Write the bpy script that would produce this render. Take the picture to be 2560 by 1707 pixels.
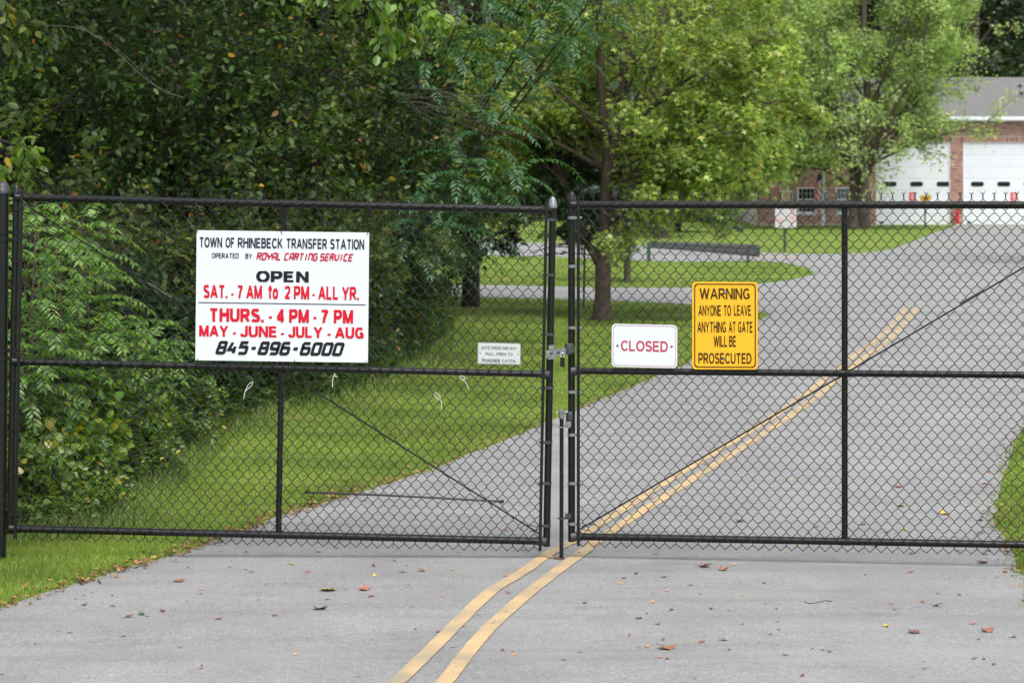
import bpy, math, random
import numpy as np
from mathutils import Vector, Matrix
from mathutils.geometry import tessellate_polygon

# ------------------------------------------------------------------ scene, camera, light
scene = bpy.context.scene
for o in list(bpy.data.objects):
    bpy.data.objects.remove(o)
col = scene.collection

F = 5436.0          # focal length of the photograph in its own pixels (2560 wide)
EYE = 1.958         # eye height above the ground at the gate
HORIZON = 510.0
SLOPE = 0.012       # the road climbs gently away from the gate
GY = 12.0           # distance to the gate

cam_data = bpy.data.cameras.new('camera')
cam = bpy.data.objects.new('camera', cam_data)
col.objects.link(cam)
cam.location = (0, 0, EYE)
cam.rotation_euler = (math.radians(90), 0, 0)
cam_data.sensor_width = 36
cam_data.lens = F / 2560 * 36
cam_data.shift_y = -(853.5 - HORIZON) / 2560
cam_data.clip_end = 3000
cam_data.dof.use_dof = True
cam_data.dof.focus_distance = GY
cam_data.dof.aperture_fstop = 5.8
scene.camera = cam

SUN_EL, SUN_AZ = 58, 160     # degrees
world = bpy.data.worlds.new('World')
scene.world = world
world.use_nodes = True
wn = world.node_tree.nodes
wl = world.node_tree.links
sky = wn.new('ShaderNodeTexSky')
sky.sky_type = 'NISHITA'
sky.sun_disc = False
sky.sun_elevation = math.radians(SUN_EL)
sky.sun_rotation = math.radians(SUN_AZ)
sky.air_density = 1.2
sky.dust_density = 3.0
hs = wn.new('ShaderNodeHueSaturation')
hs.inputs['Saturation'].default_value = 0.25
wl.new(sky.outputs[0], hs.inputs['Color'])
bg = wn['Background']
wl.new(hs.outputs[0], bg.inputs['Color'])
bg.inputs['Strength'].default_value = 0.15

sun_data = bpy.data.lights.new('sun', 'SUN')
sun = bpy.data.objects.new('sun', sun_data)
col.objects.link(sun)
sun_data.energy = 1.4
sun_data.angle = math.radians(22)
sun_data.color = (1.0, 0.96, 0.9)
az, el = math.radians(SUN_AZ), math.radians(SUN_EL)
sdir = Vector((math.sin(az) * math.cos(el), math.cos(az) * math.cos(el), math.sin(el)))
sun.rotation_euler = sdir.to_track_quat('Z', 'Y').to_euler()

scene.view_settings.view_transform = 'Standard'
scene.view_settings.look = 'None'
scene.view_settings.exposure = 0.95
scene.view_settings.gamma = 1
scene.view_settings.use_curve_mapping = False
scene.cycles.max_bounces = 6
scene.cycles.transparent_max_bounces = 6
scene.cycles.use_denoising = True

rng = np.random.default_rng(7)
random.seed(7)

# ------------------------------------------------------------------ mapping helpers
def W(px, py, Y):
    """the point at distance Y that the photograph shows at (px, py)"""
    return Vector(((px - 1280) / F * Y, Y, EYE - (py - HORIZON) / F * Y))

def gz(Y):
    return SLOPE * (Y - GY)

def G(px, py, dz=0.0):
    """ground point"""
    Y = F * (EYE + SLOPE * GY) / (py - HORIZON + F * SLOPE)
    return Vector(((px - 1280) / F * Y, Y, gz(Y) + dz))

# ------------------------------------------------------------------ object helpers
ORIGIN = {}

def thing(name, label, cat, loc, group=None, kind=None):
    o = bpy.data.objects.new(name, None)
    o.empty_display_size = 0.2
    o.location = loc
    col.objects.link(o)
    ORIGIN[o.name] = Vector(loc)
    o['label'] = label
    o['category'] = cat
    if group:
        o['group'] = group
    if kind:
        o['kind'] = kind
    return o

def tag(o, label=None, cat=None, group=None, kind=None):
    if label: o['label'] = label
    if cat: o['category'] = cat
    if group: o['group'] = group
    if kind: o['kind'] = kind
    return o

def link_mesh(name, me, mat, parent=None, origin=None):
    if mat is not None and len(me.materials) == 0:
        me.materials.append(mat)
    o = bpy.data.objects.new(name, me)
    col.objects.link(o)
    if parent is not None:
        o.parent = parent
        ORIGIN[o.name] = ORIGIN[parent.name]
    else:
        ORIGIN[o.name] = Vector(origin) if origin is not None else Vector((0, 0, 0))
        o.location = ORIGIN[o.name]
    return o

class MB:
    """collects faces in world coordinates; build() makes one mesh object"""
    def __init__(self):
        self.v = []
        self.f = []

    def add(self, vs, fs):
        n = len(self.v)
        self.v.extend([tuple(p) for p in vs])
        self.f.extend([tuple(i + n for i in f) for f in fs])
        return self

    def box(self, lo, hi, fn=None):
        x0, y0, z0 = lo
        x1, y1, z1 = hi
        vs = [(x0, y0, z0), (x1, y0, z0), (x1, y1, z0), (x0, y1, z0), (x0, y0, z1), (x1, y0, z1), (x1, y1, z1), (x0, y1, z1)]
        if fn:
            vs = [fn(*p) for p in vs]
        return self.add(vs, [(0, 3, 2, 1), (4, 5, 6, 7), (0, 1, 5, 4), (1, 2, 6, 5), (2, 3, 7, 6), (3, 0, 4, 7)])

    def tube(self, pts, r, sides=8, caps=True):
        pts = [Vector(p) for p in pts]
        n = len(pts)
        rs = r if isinstance(r, (list, tuple)) else [r] * n
        up = None
        vs = []
        for i, p in enumerate(pts):
            if i == 0: d = pts[1] - p
            elif i == n - 1: d = p - pts[-2]
            else: d = (pts[i + 1] - p).normalized() + (p - pts[i - 1]).normalized()
            if d.length < 1e-9: d = Vector((0, 0, 1))
            d.normalize()
            if up is None:
                a = Vector((1, 0, 0)) if abs(d.x) < 0.9 else Vector((0, 1, 0))
                up = (a - d * a.dot(d)).normalized()
            else:
                up = (up - d * up.dot(d))
                up = up.normalized() if up.length > 1e-6 else d.orthogonal().normalized()
            s = d.cross(up)
            for k in range(sides):
                t = 2 * math.pi * k / sides
                vs.append(p + (up * math.cos(t) + s * math.sin(t)) * rs[i])
        fs = []
        for i in range(n - 1):
            for k in range(sides):
                a = i * sides + k
                b = i * sides + (k + 1) % sides
                fs.append((a, b, b + sides, a + sides))
        if caps:
            fs.append(tuple(range(sides - 1, -1, -1)))
            fs.append(tuple((n - 1) * sides + k for k in range(sides)))
        return self.add(vs, fs)

    def lathe(self, base, axis, prof, sides=16):
        """prof: list of (height, radius) along axis"""
        base = Vector(base)
        axis = Vector(axis).normalized()
        pts = [base + axis * h for h, r in prof]
        a = axis.orthogonal().normalized()
        b = axis.cross(a)
        vs = []
        for p, (h, r) in zip(pts, prof):
            for k in range(sides):
                t = 2 * math.pi * k / sides
                vs.append(p + (a * math.cos(t) + b * math.sin(t)) * r)
        fs = []
        for i in range(len(prof) - 1):
            for k in range(sides):
                q = i * sides + k
                w = i * sides + (k + 1) % sides
                fs.append((q, w, w + sides, q + sides))
        fs.append(tuple(range(sides - 1, -1, -1)))
        fs.append(tuple((len(prof) - 1) * sides + k for k in range(sides)))
        return self.add(vs, fs)

    def prism(self, outline, fn, d0, d1):
        """outline: list of (a, b); fn(a, b, d) -> world"""
        n = len(outline)
        vs = [fn(a, b, d0) for a, b in outline] + [fn(a, b, d1) for a, b in outline]
        fs = [tuple(range(n)), tuple(range(2 * n - 1, n - 1, -1))]
        for k in range(n):
            fs.append((k, k + n, (k + 1) % n + n, (k + 1) % n))
        return self.add(vs, fs)

    def build(self, name, mat, parent=None, smooth=False, origin=None, bevel=0):
        o0 = ORIGIN[parent.name] if parent is not None else (Vector(origin) if origin is not None else Vector((0, 0, 0)))
        me = bpy.data.meshes.new(name)
        me.from_pydata([(p[0] - o0[0], p[1] - o0[1], p[2] - o0[2]) for p in self.v], [], self.f)
        me.update()
        if smooth:
            me.polygons.foreach_set('use_smooth', [True] * len(me.polygons))
            try:
                me.set_sharp_from_angle(angle=math.radians(45))
            except Exception:
                pass
        ob = link_mesh(name, me, mat, parent, origin)
        if bevel:
            m = ob.modifiers.new('bevel', 'BEVEL')
            m.width = bevel
            m.segments = 2
            m.limit_method = 'ANGLE'
        return ob

def np_mesh(name, verts, faces):
    """verts Nx3, faces Mxk uniform -> mesh datablock"""
    me = bpy.data.meshes.new(name)
    verts = np.ascontiguousarray(verts, dtype=np.float32)
    faces = np.ascontiguousarray(faces, dtype=np.int32)
    m, k = faces.shape
    me.vertices.add(len(verts))
    me.vertices.foreach_set('co', verts.ravel())
    me.loops.add(m * k)
    me.loops.foreach_set('vertex_index', faces.ravel())
    me.polygons.add(m)
    me.polygons.foreach_set('loop_start', np.arange(0, m * k, k, dtype=np.int32))
    me.polygons.foreach_set('loop_total', np.full(m, k, dtype=np.int32))
    me.update(calc_edges=True)
    return me

# ------------------------------------------------------------------ materials
def new_mat(name):
    m = bpy.data.materials.new(name)
    m.use_nodes = True
    nt = m.node_tree
    b = nt.nodes['Principled BSDF']
    return m, nt, b

def simple(name, colr, rough=0.5, metal=0.0, noise=0.12, scale=30, bump=0.0, bscale=None, spec=0.5):
    m, nt, b = new_mat(name)
    n = nt.nodes
    l = nt.links
    b.inputs['Roughness'].default_value = rough
    b.inputs['Metallic'].default_value = metal
    b.inputs['Specular IOR Level'].default_value = spec
    geo = n.new('ShaderNodeNewGeometry')
    nz = n.new('ShaderNodeTexNoise')
    nz.inputs['Scale'].default_value = scale
    nz.inputs['Detail'].default_value = 5
    l.new(geo.outputs['Position'], nz.inputs['Vector'])
    mr = n.new('ShaderNodeMapRange')
    mr.inputs[1].default_value = 0.3
    mr.inputs[2].default_value = 0.7
    mr.inputs[3].default_value = 1 - noise
    mr.inputs[4].default_value = 1 + noise
    l.new(nz.outputs[0], mr.inputs[0])
    mx = n.new('ShaderNodeVectorMath')
    mx.operation = 'SCALE'
    mx.inputs[0].default_value = colr[:3]
    l.new(mr.outputs[0], mx.inputs['Scale'])
    l.new(mx.outputs[0], b.inputs['Base Color'])
    if bump:
        bp = n.new('ShaderNodeBump')
        bp.inputs['Strength'].default_value = bump
        bp.inputs['Distance'].default_value = 0.01
        nb = n.new('ShaderNodeTexNoise')
        nb.inputs['Scale'].default_value = bscale or scale * 3
        nb.inputs['Detail'].default_value = 6
        l.new(geo.outputs['Position'], nb.inputs['Vector'])
        l.new(nb.outputs[0], bp.inputs['Height'])
        l.new(bp.outputs[0], b.inputs['Normal'])
    return m

def ramp(nt, stops, interp='LINEAR'):
    r = nt.nodes.new('ShaderNodeValToRGB')
    r.color_ramp.interpolation = interp
    e = r.color_ramp.elements
    while len(e) > 1:
        e.remove(e[0])
    e[0].position = stops[0][0]
    e[0].color = (*stops[0][1], 1)
    for p, c in stops[1:]:
        x = e.new(p)
        x.color = (*c, 1)
    return r

def leafmat(name, stops, rough=0.42, trans=0.35, clump=0.3, cscale=1.2, spec=0.5):
    """colour varies leaf by leaf (every leaf is a mesh island) and branch by branch"""
    m, nt, b = new_mat(name)
    n = nt.nodes
    l = nt.links
    geo = n.new('ShaderNodeNewGeometry')
    r = ramp(nt, stops)
    nz = n.new('ShaderNodeTexNoise')
    nz.inputs['Scale'].default_value = cscale
    nz.inputs['Detail'].default_value = 3
    l.new(geo.outputs['Position'], nz.inputs['Vector'])
    l.new(geo.outputs['Random Per Island'], r.inputs[0])
    mr = n.new('ShaderNodeMapRange')
    mr.inputs[1].default_value = 0.35
    mr.inputs[2].default_value = 0.65
    mr.inputs[3].default_value = 1 - clump
    mr.inputs[4].default_value = 1 + clump
    l.new(nz.outputs[0], mr.inputs[0])
    sc = n.new('ShaderNodeVectorMath')
    sc.operation = 'SCALE'
    l.new(r.outputs[0], sc.inputs[0])
    l.new(mr.outputs[0], sc.inputs['Scale'])
    l.new(sc.outputs[0], b.inputs['Base Color'])
    b.inputs['Roughness'].default_value = rough
    b.inputs['Specular IOR Level'].default_value = spec
    tr = n.new('ShaderNodeBsdfTranslucent')
    br = n.new('ShaderNodeVectorMath')
    br.operation = 'MULTIPLY'
    br.inputs[1].default_value = (1.5, 1.7, 0.7)
    l.new(sc.outputs[0], br.inputs[0])
    l.new(br.outputs[0], tr.inputs['Color'])
    mix = n.new('ShaderNodeMixShader')
    mix.inputs[0].default_value = trans
    l.new(b.outputs[0], mix.inputs[1])
    l.new(tr.outputs[0], mix.inputs[2])
    l.new(mix.outputs[0], n['Material Output'].inputs['Surface'])
    return m

M = {}
M['black'] = simple('black_vinyl', (0.007, 0.007, 0.008), 0.33, noise=0.25, scale=60, spec=0.3)
M['wire'] = simple('black_wire', (0.007, 0.0075, 0.008), 0.35, noise=0.3, scale=40, spec=0.32)
M['galv'] = simple('galvanised', (0.20, 0.215, 0.23), 0.45, metal=0.5, noise=0.3, scale=80)
M['darkgalv'] = simple('dull_galvanised', (0.045, 0.045, 0.048), 0.5, metal=0.3, noise=0.3, scale=80)
M['rust'] = simple('rusty_steel', (0.12, 0.055, 0.03), 0.8, noise=0.4, scale=90)
M['white'] = simple('white_board', (0.57, 0.61, 0.67), 0.35, noise=0.02, scale=4)
M['whitepaint'] = simple('white_paint', (0.60, 0.63, 0.68), 0.5, noise=0.03, scale=2)
M['yellow'] = simple('yellow_sign', (0.68, 0.37, 0.008), 0.4, noise=0.03, scale=6)
M['ink_black'] = simple('black_print', (0.012, 0.012, 0.014), 0.5, noise=0.05, spec=.15)
M['ink_navy'] = simple('dark_print', (0.02, 0.018, 0.035), 0.5, noise=0.05, spec=.15)
M['ink_brown'] = simple('brown_print', (0.045, 0.02, 0.006), 0.5, noise=0.05, spec=.15)
M['ink_red'] = simple('red_print', (0.50, 0.008, 0.022), 0.45, noise=0.10, scale=60, spec=.15)
M['ink_crimson'] = simple('crimson_print', (0.42, 0.012, 0.045), 0.45, noise=0.06, spec=.15)
M['ink_grey'] = simple('grey_print', (0.10, 0.10, 0.11), 0.5, noise=0.1, spec=.15)
M['alu'] = simple('brushed_aluminium', (0.60, 0.62, 0.64), 0.35, metal=0.5, noise=0.05, scale=50)
M['alu_edge'] = simple('aluminium_rim', (0.30, 0.31, 0.32), 0.4, metal=0.6, noise=0.1, scale=50)
M['tie'] = simple('pale_wire', (0.62, 0.62, 0.58), 0.5, noise=0.1)
M['redpaint'] = simple('red_paint', (0.55, 0.012, 0.018), 0.4, noise=0.08, scale=5)
M['pinkfade'] = simple('faded_red', (0.50, 0.30, 0.29), 0.6, noise=0.15, scale=8)
M['greenpost'] = simple('green_post', (0.018, 0.06, 0.03), 0.6, noise=0.2, scale=10)
M['darkpost'] = simple('dark_post', (0.03, 0.03, 0.03), 0.6, noise=0.2, scale=10)
M['brownpost'] = simple('weathered_post', (0.06, 0.035, 0.025), 0.8, noise=0.3, scale=20)
M['rail_steel'] = simple('weathered_guardrail', (0.085, 0.09, 0.085), 0.4, metal=0.3, noise=0.2, scale=6)
M['amber'] = simple('amber_sign', (0.55, 0.33, 0.012), 0.5, noise=0.08, scale=8)
M['bluepaper'] = simple('pale_blue_sign', (0.45, 0.60, 0.80), 0.5, noise=0.1, scale=20)
M['tan'] = simple('tan_panel', (0.48, 0.36, 0.25), 0.7, noise=0.1, scale=8)
M['glass'] = simple('dark_glass', (0.008, 0.012, 0.010), 0.12, noise=0.2, scale=3, spec=0.25)
M['blind'] = simple('glass_with_blind', (0.10, 0.12, 0.13), 0.3, noise=0.1, scale=3)
M['mortar'] = simple('mortar', (0.50, 0.45, 0.41), 0.9, noise=0.15, scale=10)
M['concrete'] = simple('concrete', (0.42, 0.41, 0.39), 0.9, noise=0.12, scale=4, bump=0.2)
M['bark'] = simple('grey_brown_bark', (0.075, 0.058, 0.045), 0.9, noise=0.35, scale=12, bump=0.9, bscale=45)
M['bark_dark'] = simple('dark_bark', (0.013, 0.011, 0.009), 0.92, noise=0.35, scale=12, bump=0.9, bscale=45)
M['bark_mid'] = simple('brown_bark', (0.085, 0.060, 0.044), 0.9, noise=0.4, scale=9, bump=0.9, bscale=30)
M['twig'] = simple('dead_twig', (0.085, 0.072, 0.062), 0.9, noise=0.2)
M['stem_green'] = simple('green_stem', (0.12, 0.16, 0.05), 0.7, noise=0.2)
M['soffit'] = simple('dark_interior', (0.03, 0.03, 0.03), 0.9)

g = lambda *c: c
LEAF = {}
LEAF['woods'] = leafmat('woods_leaf', [(0, g(0.0172, 0.0413, 0.0103)), (.5, g(0.0320, 0.0689, 0.0138)), (.97, g(0.0615, 0.1010, 0.0184)), (.99, g(0.1353, 0.1263, 0.0230)), (1, g(0.3690, 0.1607, 0.0230))], clump=.5, rough=.5, spec=.35, cscale=.9)
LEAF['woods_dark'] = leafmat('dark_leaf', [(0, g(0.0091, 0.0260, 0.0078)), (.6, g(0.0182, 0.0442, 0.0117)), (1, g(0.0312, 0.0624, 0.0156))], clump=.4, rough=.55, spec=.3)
LEAF['edge'] = leafmat('edge_leaf', [(0, g(0.0293, 0.0567, 0.0098)), (.5, g(0.0538, 0.0899, 0.0156)), (.965, g(0.0978, 0.1221, 0.0215)), (.985, g(0.2150, 0.1466, 0.0195)), (1, g(0.2932, 0.0880, 0.0195))], clump=.35, rough=.5, spec=.35)
LEAF['frond'] = leafmat('frond_leaf', [(0, g(0.0605, 0.1495, 0.0234)), (.6, g(0.0990, 0.2070, 0.0328)), (.93, g(0.1540, 0.2530, 0.0398)), (1, g(0.3300, 0.2990, 0.0351))], rough=.33, trans=.38, clump=.2, spec=.6)
LEAF['frond_dark'] = leafmat('dark_frond_leaf', [(0, g(0.0275, 0.0900, 0.0325)), (.7, g(0.0450, 0.1200, 0.0400)), (1, g(0.0625, 0.1500, 0.0375))], rough=.4, clump=.25)
LEAF['maple'] = leafmat('maple_leaf', [(0, g(0.1232, 0.1950, 0.0476)), (.45, g(0.2175, 0.3000, 0.0714)), (.88, g(0.3625, 0.4275, 0.1105)), (.985, g(0.4640, 0.4500, 0.1190)), (1, g(0.4930, 0.2700, 0.0850))], trans=.45, clump=.25, cscale=1.6)
LEAF['bigmaple'] = leafmat('big_maple_leaf', [(0, g(0.1782, 0.2683, 0.1069)), (.5, g(0.2970, 0.4024, 0.1639)), (1, g(0.5346, 0.5962, 0.2587))], trans=.5, clump=.3, cscale=.5)
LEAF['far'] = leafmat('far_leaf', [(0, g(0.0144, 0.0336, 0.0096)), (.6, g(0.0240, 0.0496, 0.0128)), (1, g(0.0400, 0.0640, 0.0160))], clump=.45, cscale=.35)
LEAF['farlight'] = leafmat('far_light_leaf', [(0, g(0.1300, 0.2080, 0.0520)), (.6, g(0.2080, 0.2860, 0.0715)), (1, g(0.3380, 0.3770, 0.0910))], clump=.4, cscale=.4)
LEAF['spruce'] = leafmat('spruce_needle', [(0, g(.030, .060, .048)), (.6, g(.055, .10, .080)), (1, g(.10, .16, .13))], trans=.1, rough=.6, clump=.3)
LEAF['hemlock'] = leafmat('hemlock_needle', [(0, g(.012, .034, .016)), (.6, g(.022, .052, .022)), (1, g(.035, .07, .03))], trans=.1, rough=.6, clump=.3)
LEAF['oak'] = leafmat('oak_leaf', [(0, g(.016, .045, .020)), (.6, g(.028, .068, .028)), (1, g(.04, .085, .03))], clump=.3)
LEAF['weed'] = leafmat('weed_leaf', [(0, g(0.0460, 0.1020, 0.0198)), (.5, g(0.0805, 0.1500, 0.0264)), (.9, g(0.1265, 0.1920, 0.0330)), (.965, g(0.3450, 0.3600, 0.1760)), (.985, g(0.4600, 0.3360, 0.0220)), (1, g(0.3450, 0.2160, 0.0330))], clump=.35, cscale=2.5)
LEAF['broad'] = leafmat('broad_leaf', [(0, g(.060, .130, .016)), (.55, g(.10, .185, .020)), (.94, g(.18, .24, .026)), (1, g(.36, .28, .02))], rough=.35, clump=.25, spec=.6)
LEAF['blade'] = leafmat('grass_blade', [(0, g(0.1035, 0.1785, 0.0256)), (.5, g(0.1577, 0.2346, 0.0358)), (.90, g(0.2267, 0.2754, 0.0512)), (1, g(0.3548, 0.3060, 0.1280))], rough=.6, trans=.3, clump=.38, cscale=.8, spec=.25)
LEAF['tallgrass'] = leafmat('tall_grass_blade', [(0, g(0.0823, 0.1581, 0.0240)), (.6, g(0.1355, 0.2244, 0.0360)), (1, g(0.2710, 0.2754, 0.0960))], rough=.55, trans=.3, clump=.3, cscale=2)

def grass_ground():
    m, nt, b = new_mat('lawn')
    n = nt.nodes
    l = nt.links
    geo = n.new('ShaderNodeNewGeometry')
    n1 = n.new('ShaderNodeTexNoise')
    n1.inputs['Scale'].default_value = .9
    n1.inputs['Detail'].default_value = 9
    n1.inputs['Roughness'].default_value = .65
    n2 = n.new('ShaderNodeTexNoise')
    n2.inputs['Scale'].default_value = 60
    n2.inputs['Detail'].default_value = 4
    n2.inputs['Roughness'].default_value = .8
    for q in (n1, n2):
        l.new(geo.outputs['Position'], q.inputs['Vector'])
    r1 = ramp(nt, [(.32, (.092, .165, .028)), (.5, (.145, .220, .036)), (.60, (.195, .240, .048)), (.70, (.24, .22, .08))])
    l.new(n1.outputs[0], r1.inputs[0])
    mr = n.new('ShaderNodeMapRange')
    mr.inputs[1].default_value = .3
    mr.inputs[2].default_value = .7
    mr.inputs[3].default_value = .6
    mr.inputs[4].default_value = 1.25
    l.new(n2.outputs[0], mr.inputs[0])
    sc = n.new('ShaderNodeVectorMath')
    sc.operation = 'SCALE'
    l.new(r1.outputs[0], sc.inputs[0])
    l.new(mr.outputs[0], sc.inputs['Scale'])
    l.new(sc.outputs[0], b.inputs['Base Color'])
    b.inputs['Roughness'].default_value = .9
    b.inputs['Specular IOR Level'].default_value = .15
    bp = n.new('ShaderNodeBump')
    bp.inputs['Strength'].default_value = .8
    bp.inputs['Distance'].default_value = .03
    l.new(n2.outputs[0], bp.inputs['Height'])
    l.new(bp.outputs[0], b.inputs['Normal'])
    return m
M['lawn'] = grass_ground()

def asphalt():
    m, nt, b = new_mat('worn_asphalt')
    n = nt.nodes
    l = nt.links
    geo = n.new('ShaderNodeNewGeometry')
    def noise(scale, detail, rough=.6, stretch=None):
        q = n.new('ShaderNodeTexNoise')
        q.inputs['Scale'].default_value = scale
        q.inputs['Detail'].default_value = detail
        q.inputs['Roughness'].default_value = rough
        if stretch:
            mp = n.new('ShaderNodeMapping')
            mp.inputs['Scale'].default_value = stretch
            l.new(geo.outputs['Position'], mp.inputs['Vector'])
            l.new(mp.outputs[0], q.inputs['Vector'])
        else:
            l.new(geo.outputs['Position'], q.inputs['Vector'])
        return q
    def rng_(q, a, b_, lo, hi):
        mr = n.new('ShaderNodeMapRange')
        mr.inputs[1].default_value = a
        mr.inputs[2].default_value = b_
        mr.inputs[3].default_value = lo
        mr.inputs[4].default_value = hi
        l.new(q.outputs[0], mr.inputs[0])
        return mr
    big = rng_(noise(.9, 7, .7), .3, .7, .80, 1.16)
    streak = rng_(noise(1.0, 7, .7, (.45, 3.4, 1)), .3, .52, .80, 1.04)
    fine = rng_(noise(120, 3, .75), .3, .7, .55, 1.42)
    mid = rng_(noise(30, 5, .75), .3, .7, .84, 1.15)
    def mul(a, c):
        x = n.new('ShaderNodeMath')
        x.operation = 'MULTIPLY'
        l.new(a.outputs[0], x.inputs[0])
        l.new(c.outputs[0], x.inputs[1])
        return x
    t = mul(mul(big, streak), mul(fine, mid))
    sc = n.new('ShaderNodeVectorMath')
    sc.operation = 'SCALE'
    sc.inputs[0].default_value = (.218, .216, .216)
    l.new(t.outputs[0], sc.inputs['Scale'])
    # few dark bitumen spots and pale stones
    vz = n.new('ShaderNodeTexVoronoi')
    vz.inputs['Scale'].default_value = 26
    l.new(geo.outputs['Position'], vz.inputs['Vector'])
    l.new(sc.outputs[0], b.inputs['Base Color'])
    b.inputs['Roughness'].default_value = .62
    b.inputs['Specular IOR Level'].default_value = .75
    bp = n.new('ShaderNodeBump')
    bp.inputs['Strength'].default_value = .5
    bp.inputs['Distance'].default_value = .004
    l.new(fine.outputs[0], bp.inputs['Height'])
    l.new(bp.outputs[0], b.inputs['Normal'])
    return m
M['asphalt'] = asphalt()

def worn_paint():
    m, nt, b = new_mat('worn_yellow_line')
    n = nt.nodes
    l = nt.links
    geo = n.new('ShaderNodeNewGeometry')
    q = n.new('ShaderNodeTexNoise')
    q.inputs['Scale'].default_value = 150
    q.inputs['Detail'].default_value = 4
    q.inputs['Roughness'].default_value = .7
    q2 = n.new('ShaderNodeTexNoise')
    q2.inputs['Scale'].default_value = 3.2
    q2.inputs['Detail'].default_value = 5
    for k in (q, q2):
        l.new(geo.outputs['Position'], k.inputs['Vector'])
    ad = n.new('ShaderNodeMath')
    ad.operation = 'MULTIPLY_ADD'
    ad.inputs[1].default_value = .75
    l.new(q2.outputs[0], ad.inputs[0])
    l.new(q.outputs[0], ad.inputs[2])
    r = ramp(nt, [(.68, (.225, .205, .165)), (.87, (.38, .285, .165)), (1.08, (.49, .345, .18))])
    l.new(ad.outputs[0], r.inputs[0])
    l.new(r.outputs[0], b.inputs['Base Color'])
    b.inputs['Roughness'].default_value = .75
    b.inputs['Specular IOR Level'].default_value = .3
    return m
M['line'] = worn_paint()

def island_mat(name, stops, rough=.85, bump=0.0):
    m, nt, b = new_mat(name)
    geo = nt.nodes.new('ShaderNodeNewGeometry')
    r = ramp(nt, stops, 'CONSTANT' if len(stops) > 5 else 'LINEAR')
    nt.links.new(geo.outputs['Random Per Island'], r.inputs[0])
    nt.links.new(r.outputs[0], b.inputs['Base Color'])
    b.inputs['Roughness'].default_value = rough
    return m
M['brick'] = island_mat('red_brick', [(0, g(.14, .09, .08)), (.12, g(.29, .14, .115)), (.35, g(.34, .175, .145)), (.6, g(.40, .215, .175)), (.8, g(.30, .14, .12)), (.93, g(.44, .29, .24))])
M['litter'] = island_mat('leaf_litter', [(0, g(.10, .045, .02)), (.5, g(.20, .09, .04)), (.8, g(.32, .17, .06)), (1, g(.30, .24, .05))])
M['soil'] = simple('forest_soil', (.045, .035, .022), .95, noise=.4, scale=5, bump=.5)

def shingles():
    m, nt, b = new_mat('asphalt_shingles')
    n = nt.nodes
    l = nt.links
    geo = n.new('ShaderNodeNewGeometry')
    v = n.new('ShaderNodeTexVoronoi')
    v.inputs['Scale'].default_value = 3.2
    mp = n.new('ShaderNodeMapping')
    mp.inputs['Scale'].default_value = (1, 2.2, 2.2)
    l.new(geo.outputs['Position'], mp.inputs['Vector'])
    l.new(mp.outputs[0], v.inputs['Vector'])
    nz = n.new('ShaderNodeTexNoise')
    nz.inputs['Scale'].default_value = 14
    nz.inputs['Detail'].default_value = 6
    l.new(geo.outputs['Position'], nz.inputs['Vector'])
    r = ramp(nt, [(.3, (.115, .112, .112)), (.55, (.155, .150, .150)), (.68, (.19, .185, .18)), (.76, (.42, .40, .36))])
    l.new(nz.outputs[0], r.inputs[0])
    l.new(r.outputs[0], b.inputs['Base Color'])
    b.inputs['Roughness'].default_value = .9
    return m
M['shingle'] = shingles()

# ------------------------------------------------------------------ ground and road
def catmull(pts, per=6):
    P = [np.array(p, float) for p in pts]
    out = []
    for i in range(len(P) - 1):
        p0 = P[max(i - 1, 0)]
        p1, p2 = P[i], P[i + 1]
        p3 = P[min(i + 2, len(P) - 1)]
        for k in range(per):
            t = k / per
            out.append(.5 * ((2 * p1) + (-p0 + p2) * t + (2 * p0 - 5 * p1 + 4 * p2 - p3) * t * t + (-p0 + 3 * p1 - 3 * p2 + p3) * t ** 3))
    out.append(P[-1])
    return out

gm = MB()
gx0, gx1, gy0, gy1 = -260, 260, -12, 520
N = 24
vs = []
for j in range(N + 1):
    for i in range(N + 1):
        x = gx0 + (gx1 - gx0) * i / N
        y = gy0 + (gy1 - gy0) * j / N
        vs.append((x, y, gz(y)))
fs = [(j * (N + 1) + i, j * (N + 1) + i + 1, (j + 1) * (N + 1) + i + 1, (j + 1) * (N + 1) + i) for j in range(N) for i in range(N)]
gm.add(vs, fs)
tag(gm.build('ground', M['lawn']), 'green mown grass ground', kind='structure')

left_edge = [(-900, 1900), (-500, 1690), (0, 1520), (250, 1440), (410, 1393), (560, 1345), (700, 1290), (880, 1237), (1100, 1165), (1370, 1055), (1560, 975), (1700, 915), (1820, 850), (1890, 806), (1922, 790)]
side_near = [(1922, 790), (1895, 779), (1700, 760), (1528, 752), (1300, 746), (1080, 742), (600, 738), (-400, 735)]
side_far = [(-400, 700), (600, 706), (1090, 711), (1360, 716), (1600, 720), (1800, 717), (1950, 704), (2030, 688)]
isl = [(2030, 688), (2034, 680), (1985, 662), (1900, 653), (1700, 655), (1500, 648), (1300, 640), (900, 636)]
lot_far = [(900, 606), (1400, 608), (1640, 616), (1760, 624), (1897, 631), (2000, 635), (2120, 634), (2220, 625), (2290, 601), (2335, 582), (2385, 566)]
right = [(3300, 590), (3250, 700), (2950, 800), (2700, 930), (2570, 1050), (2515, 1180), (2488, 1290), (2520, 1365), (2556, 1440), (2640, 1600), (2800, 1900)]
seq = []
for s in (left_edge, side_near, side_far, isl, lot_far):
    seq += catmull(s, 7)
seq += [(2385, 563.6), (3300, 563.6)]
seq += catmull(right, 7)
road_xy = []
jr = random.Random(3)
for k, (px, py) in enumerate(seq):
    p = G(px, max(py, 470))
    amp = .018 if p.y < 45 else 0.03
    road_xy.append((p.x + jr.uniform(-amp, amp), p.y + jr.uniform(-amp, amp)))
clean = [road_xy[0]]
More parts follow.
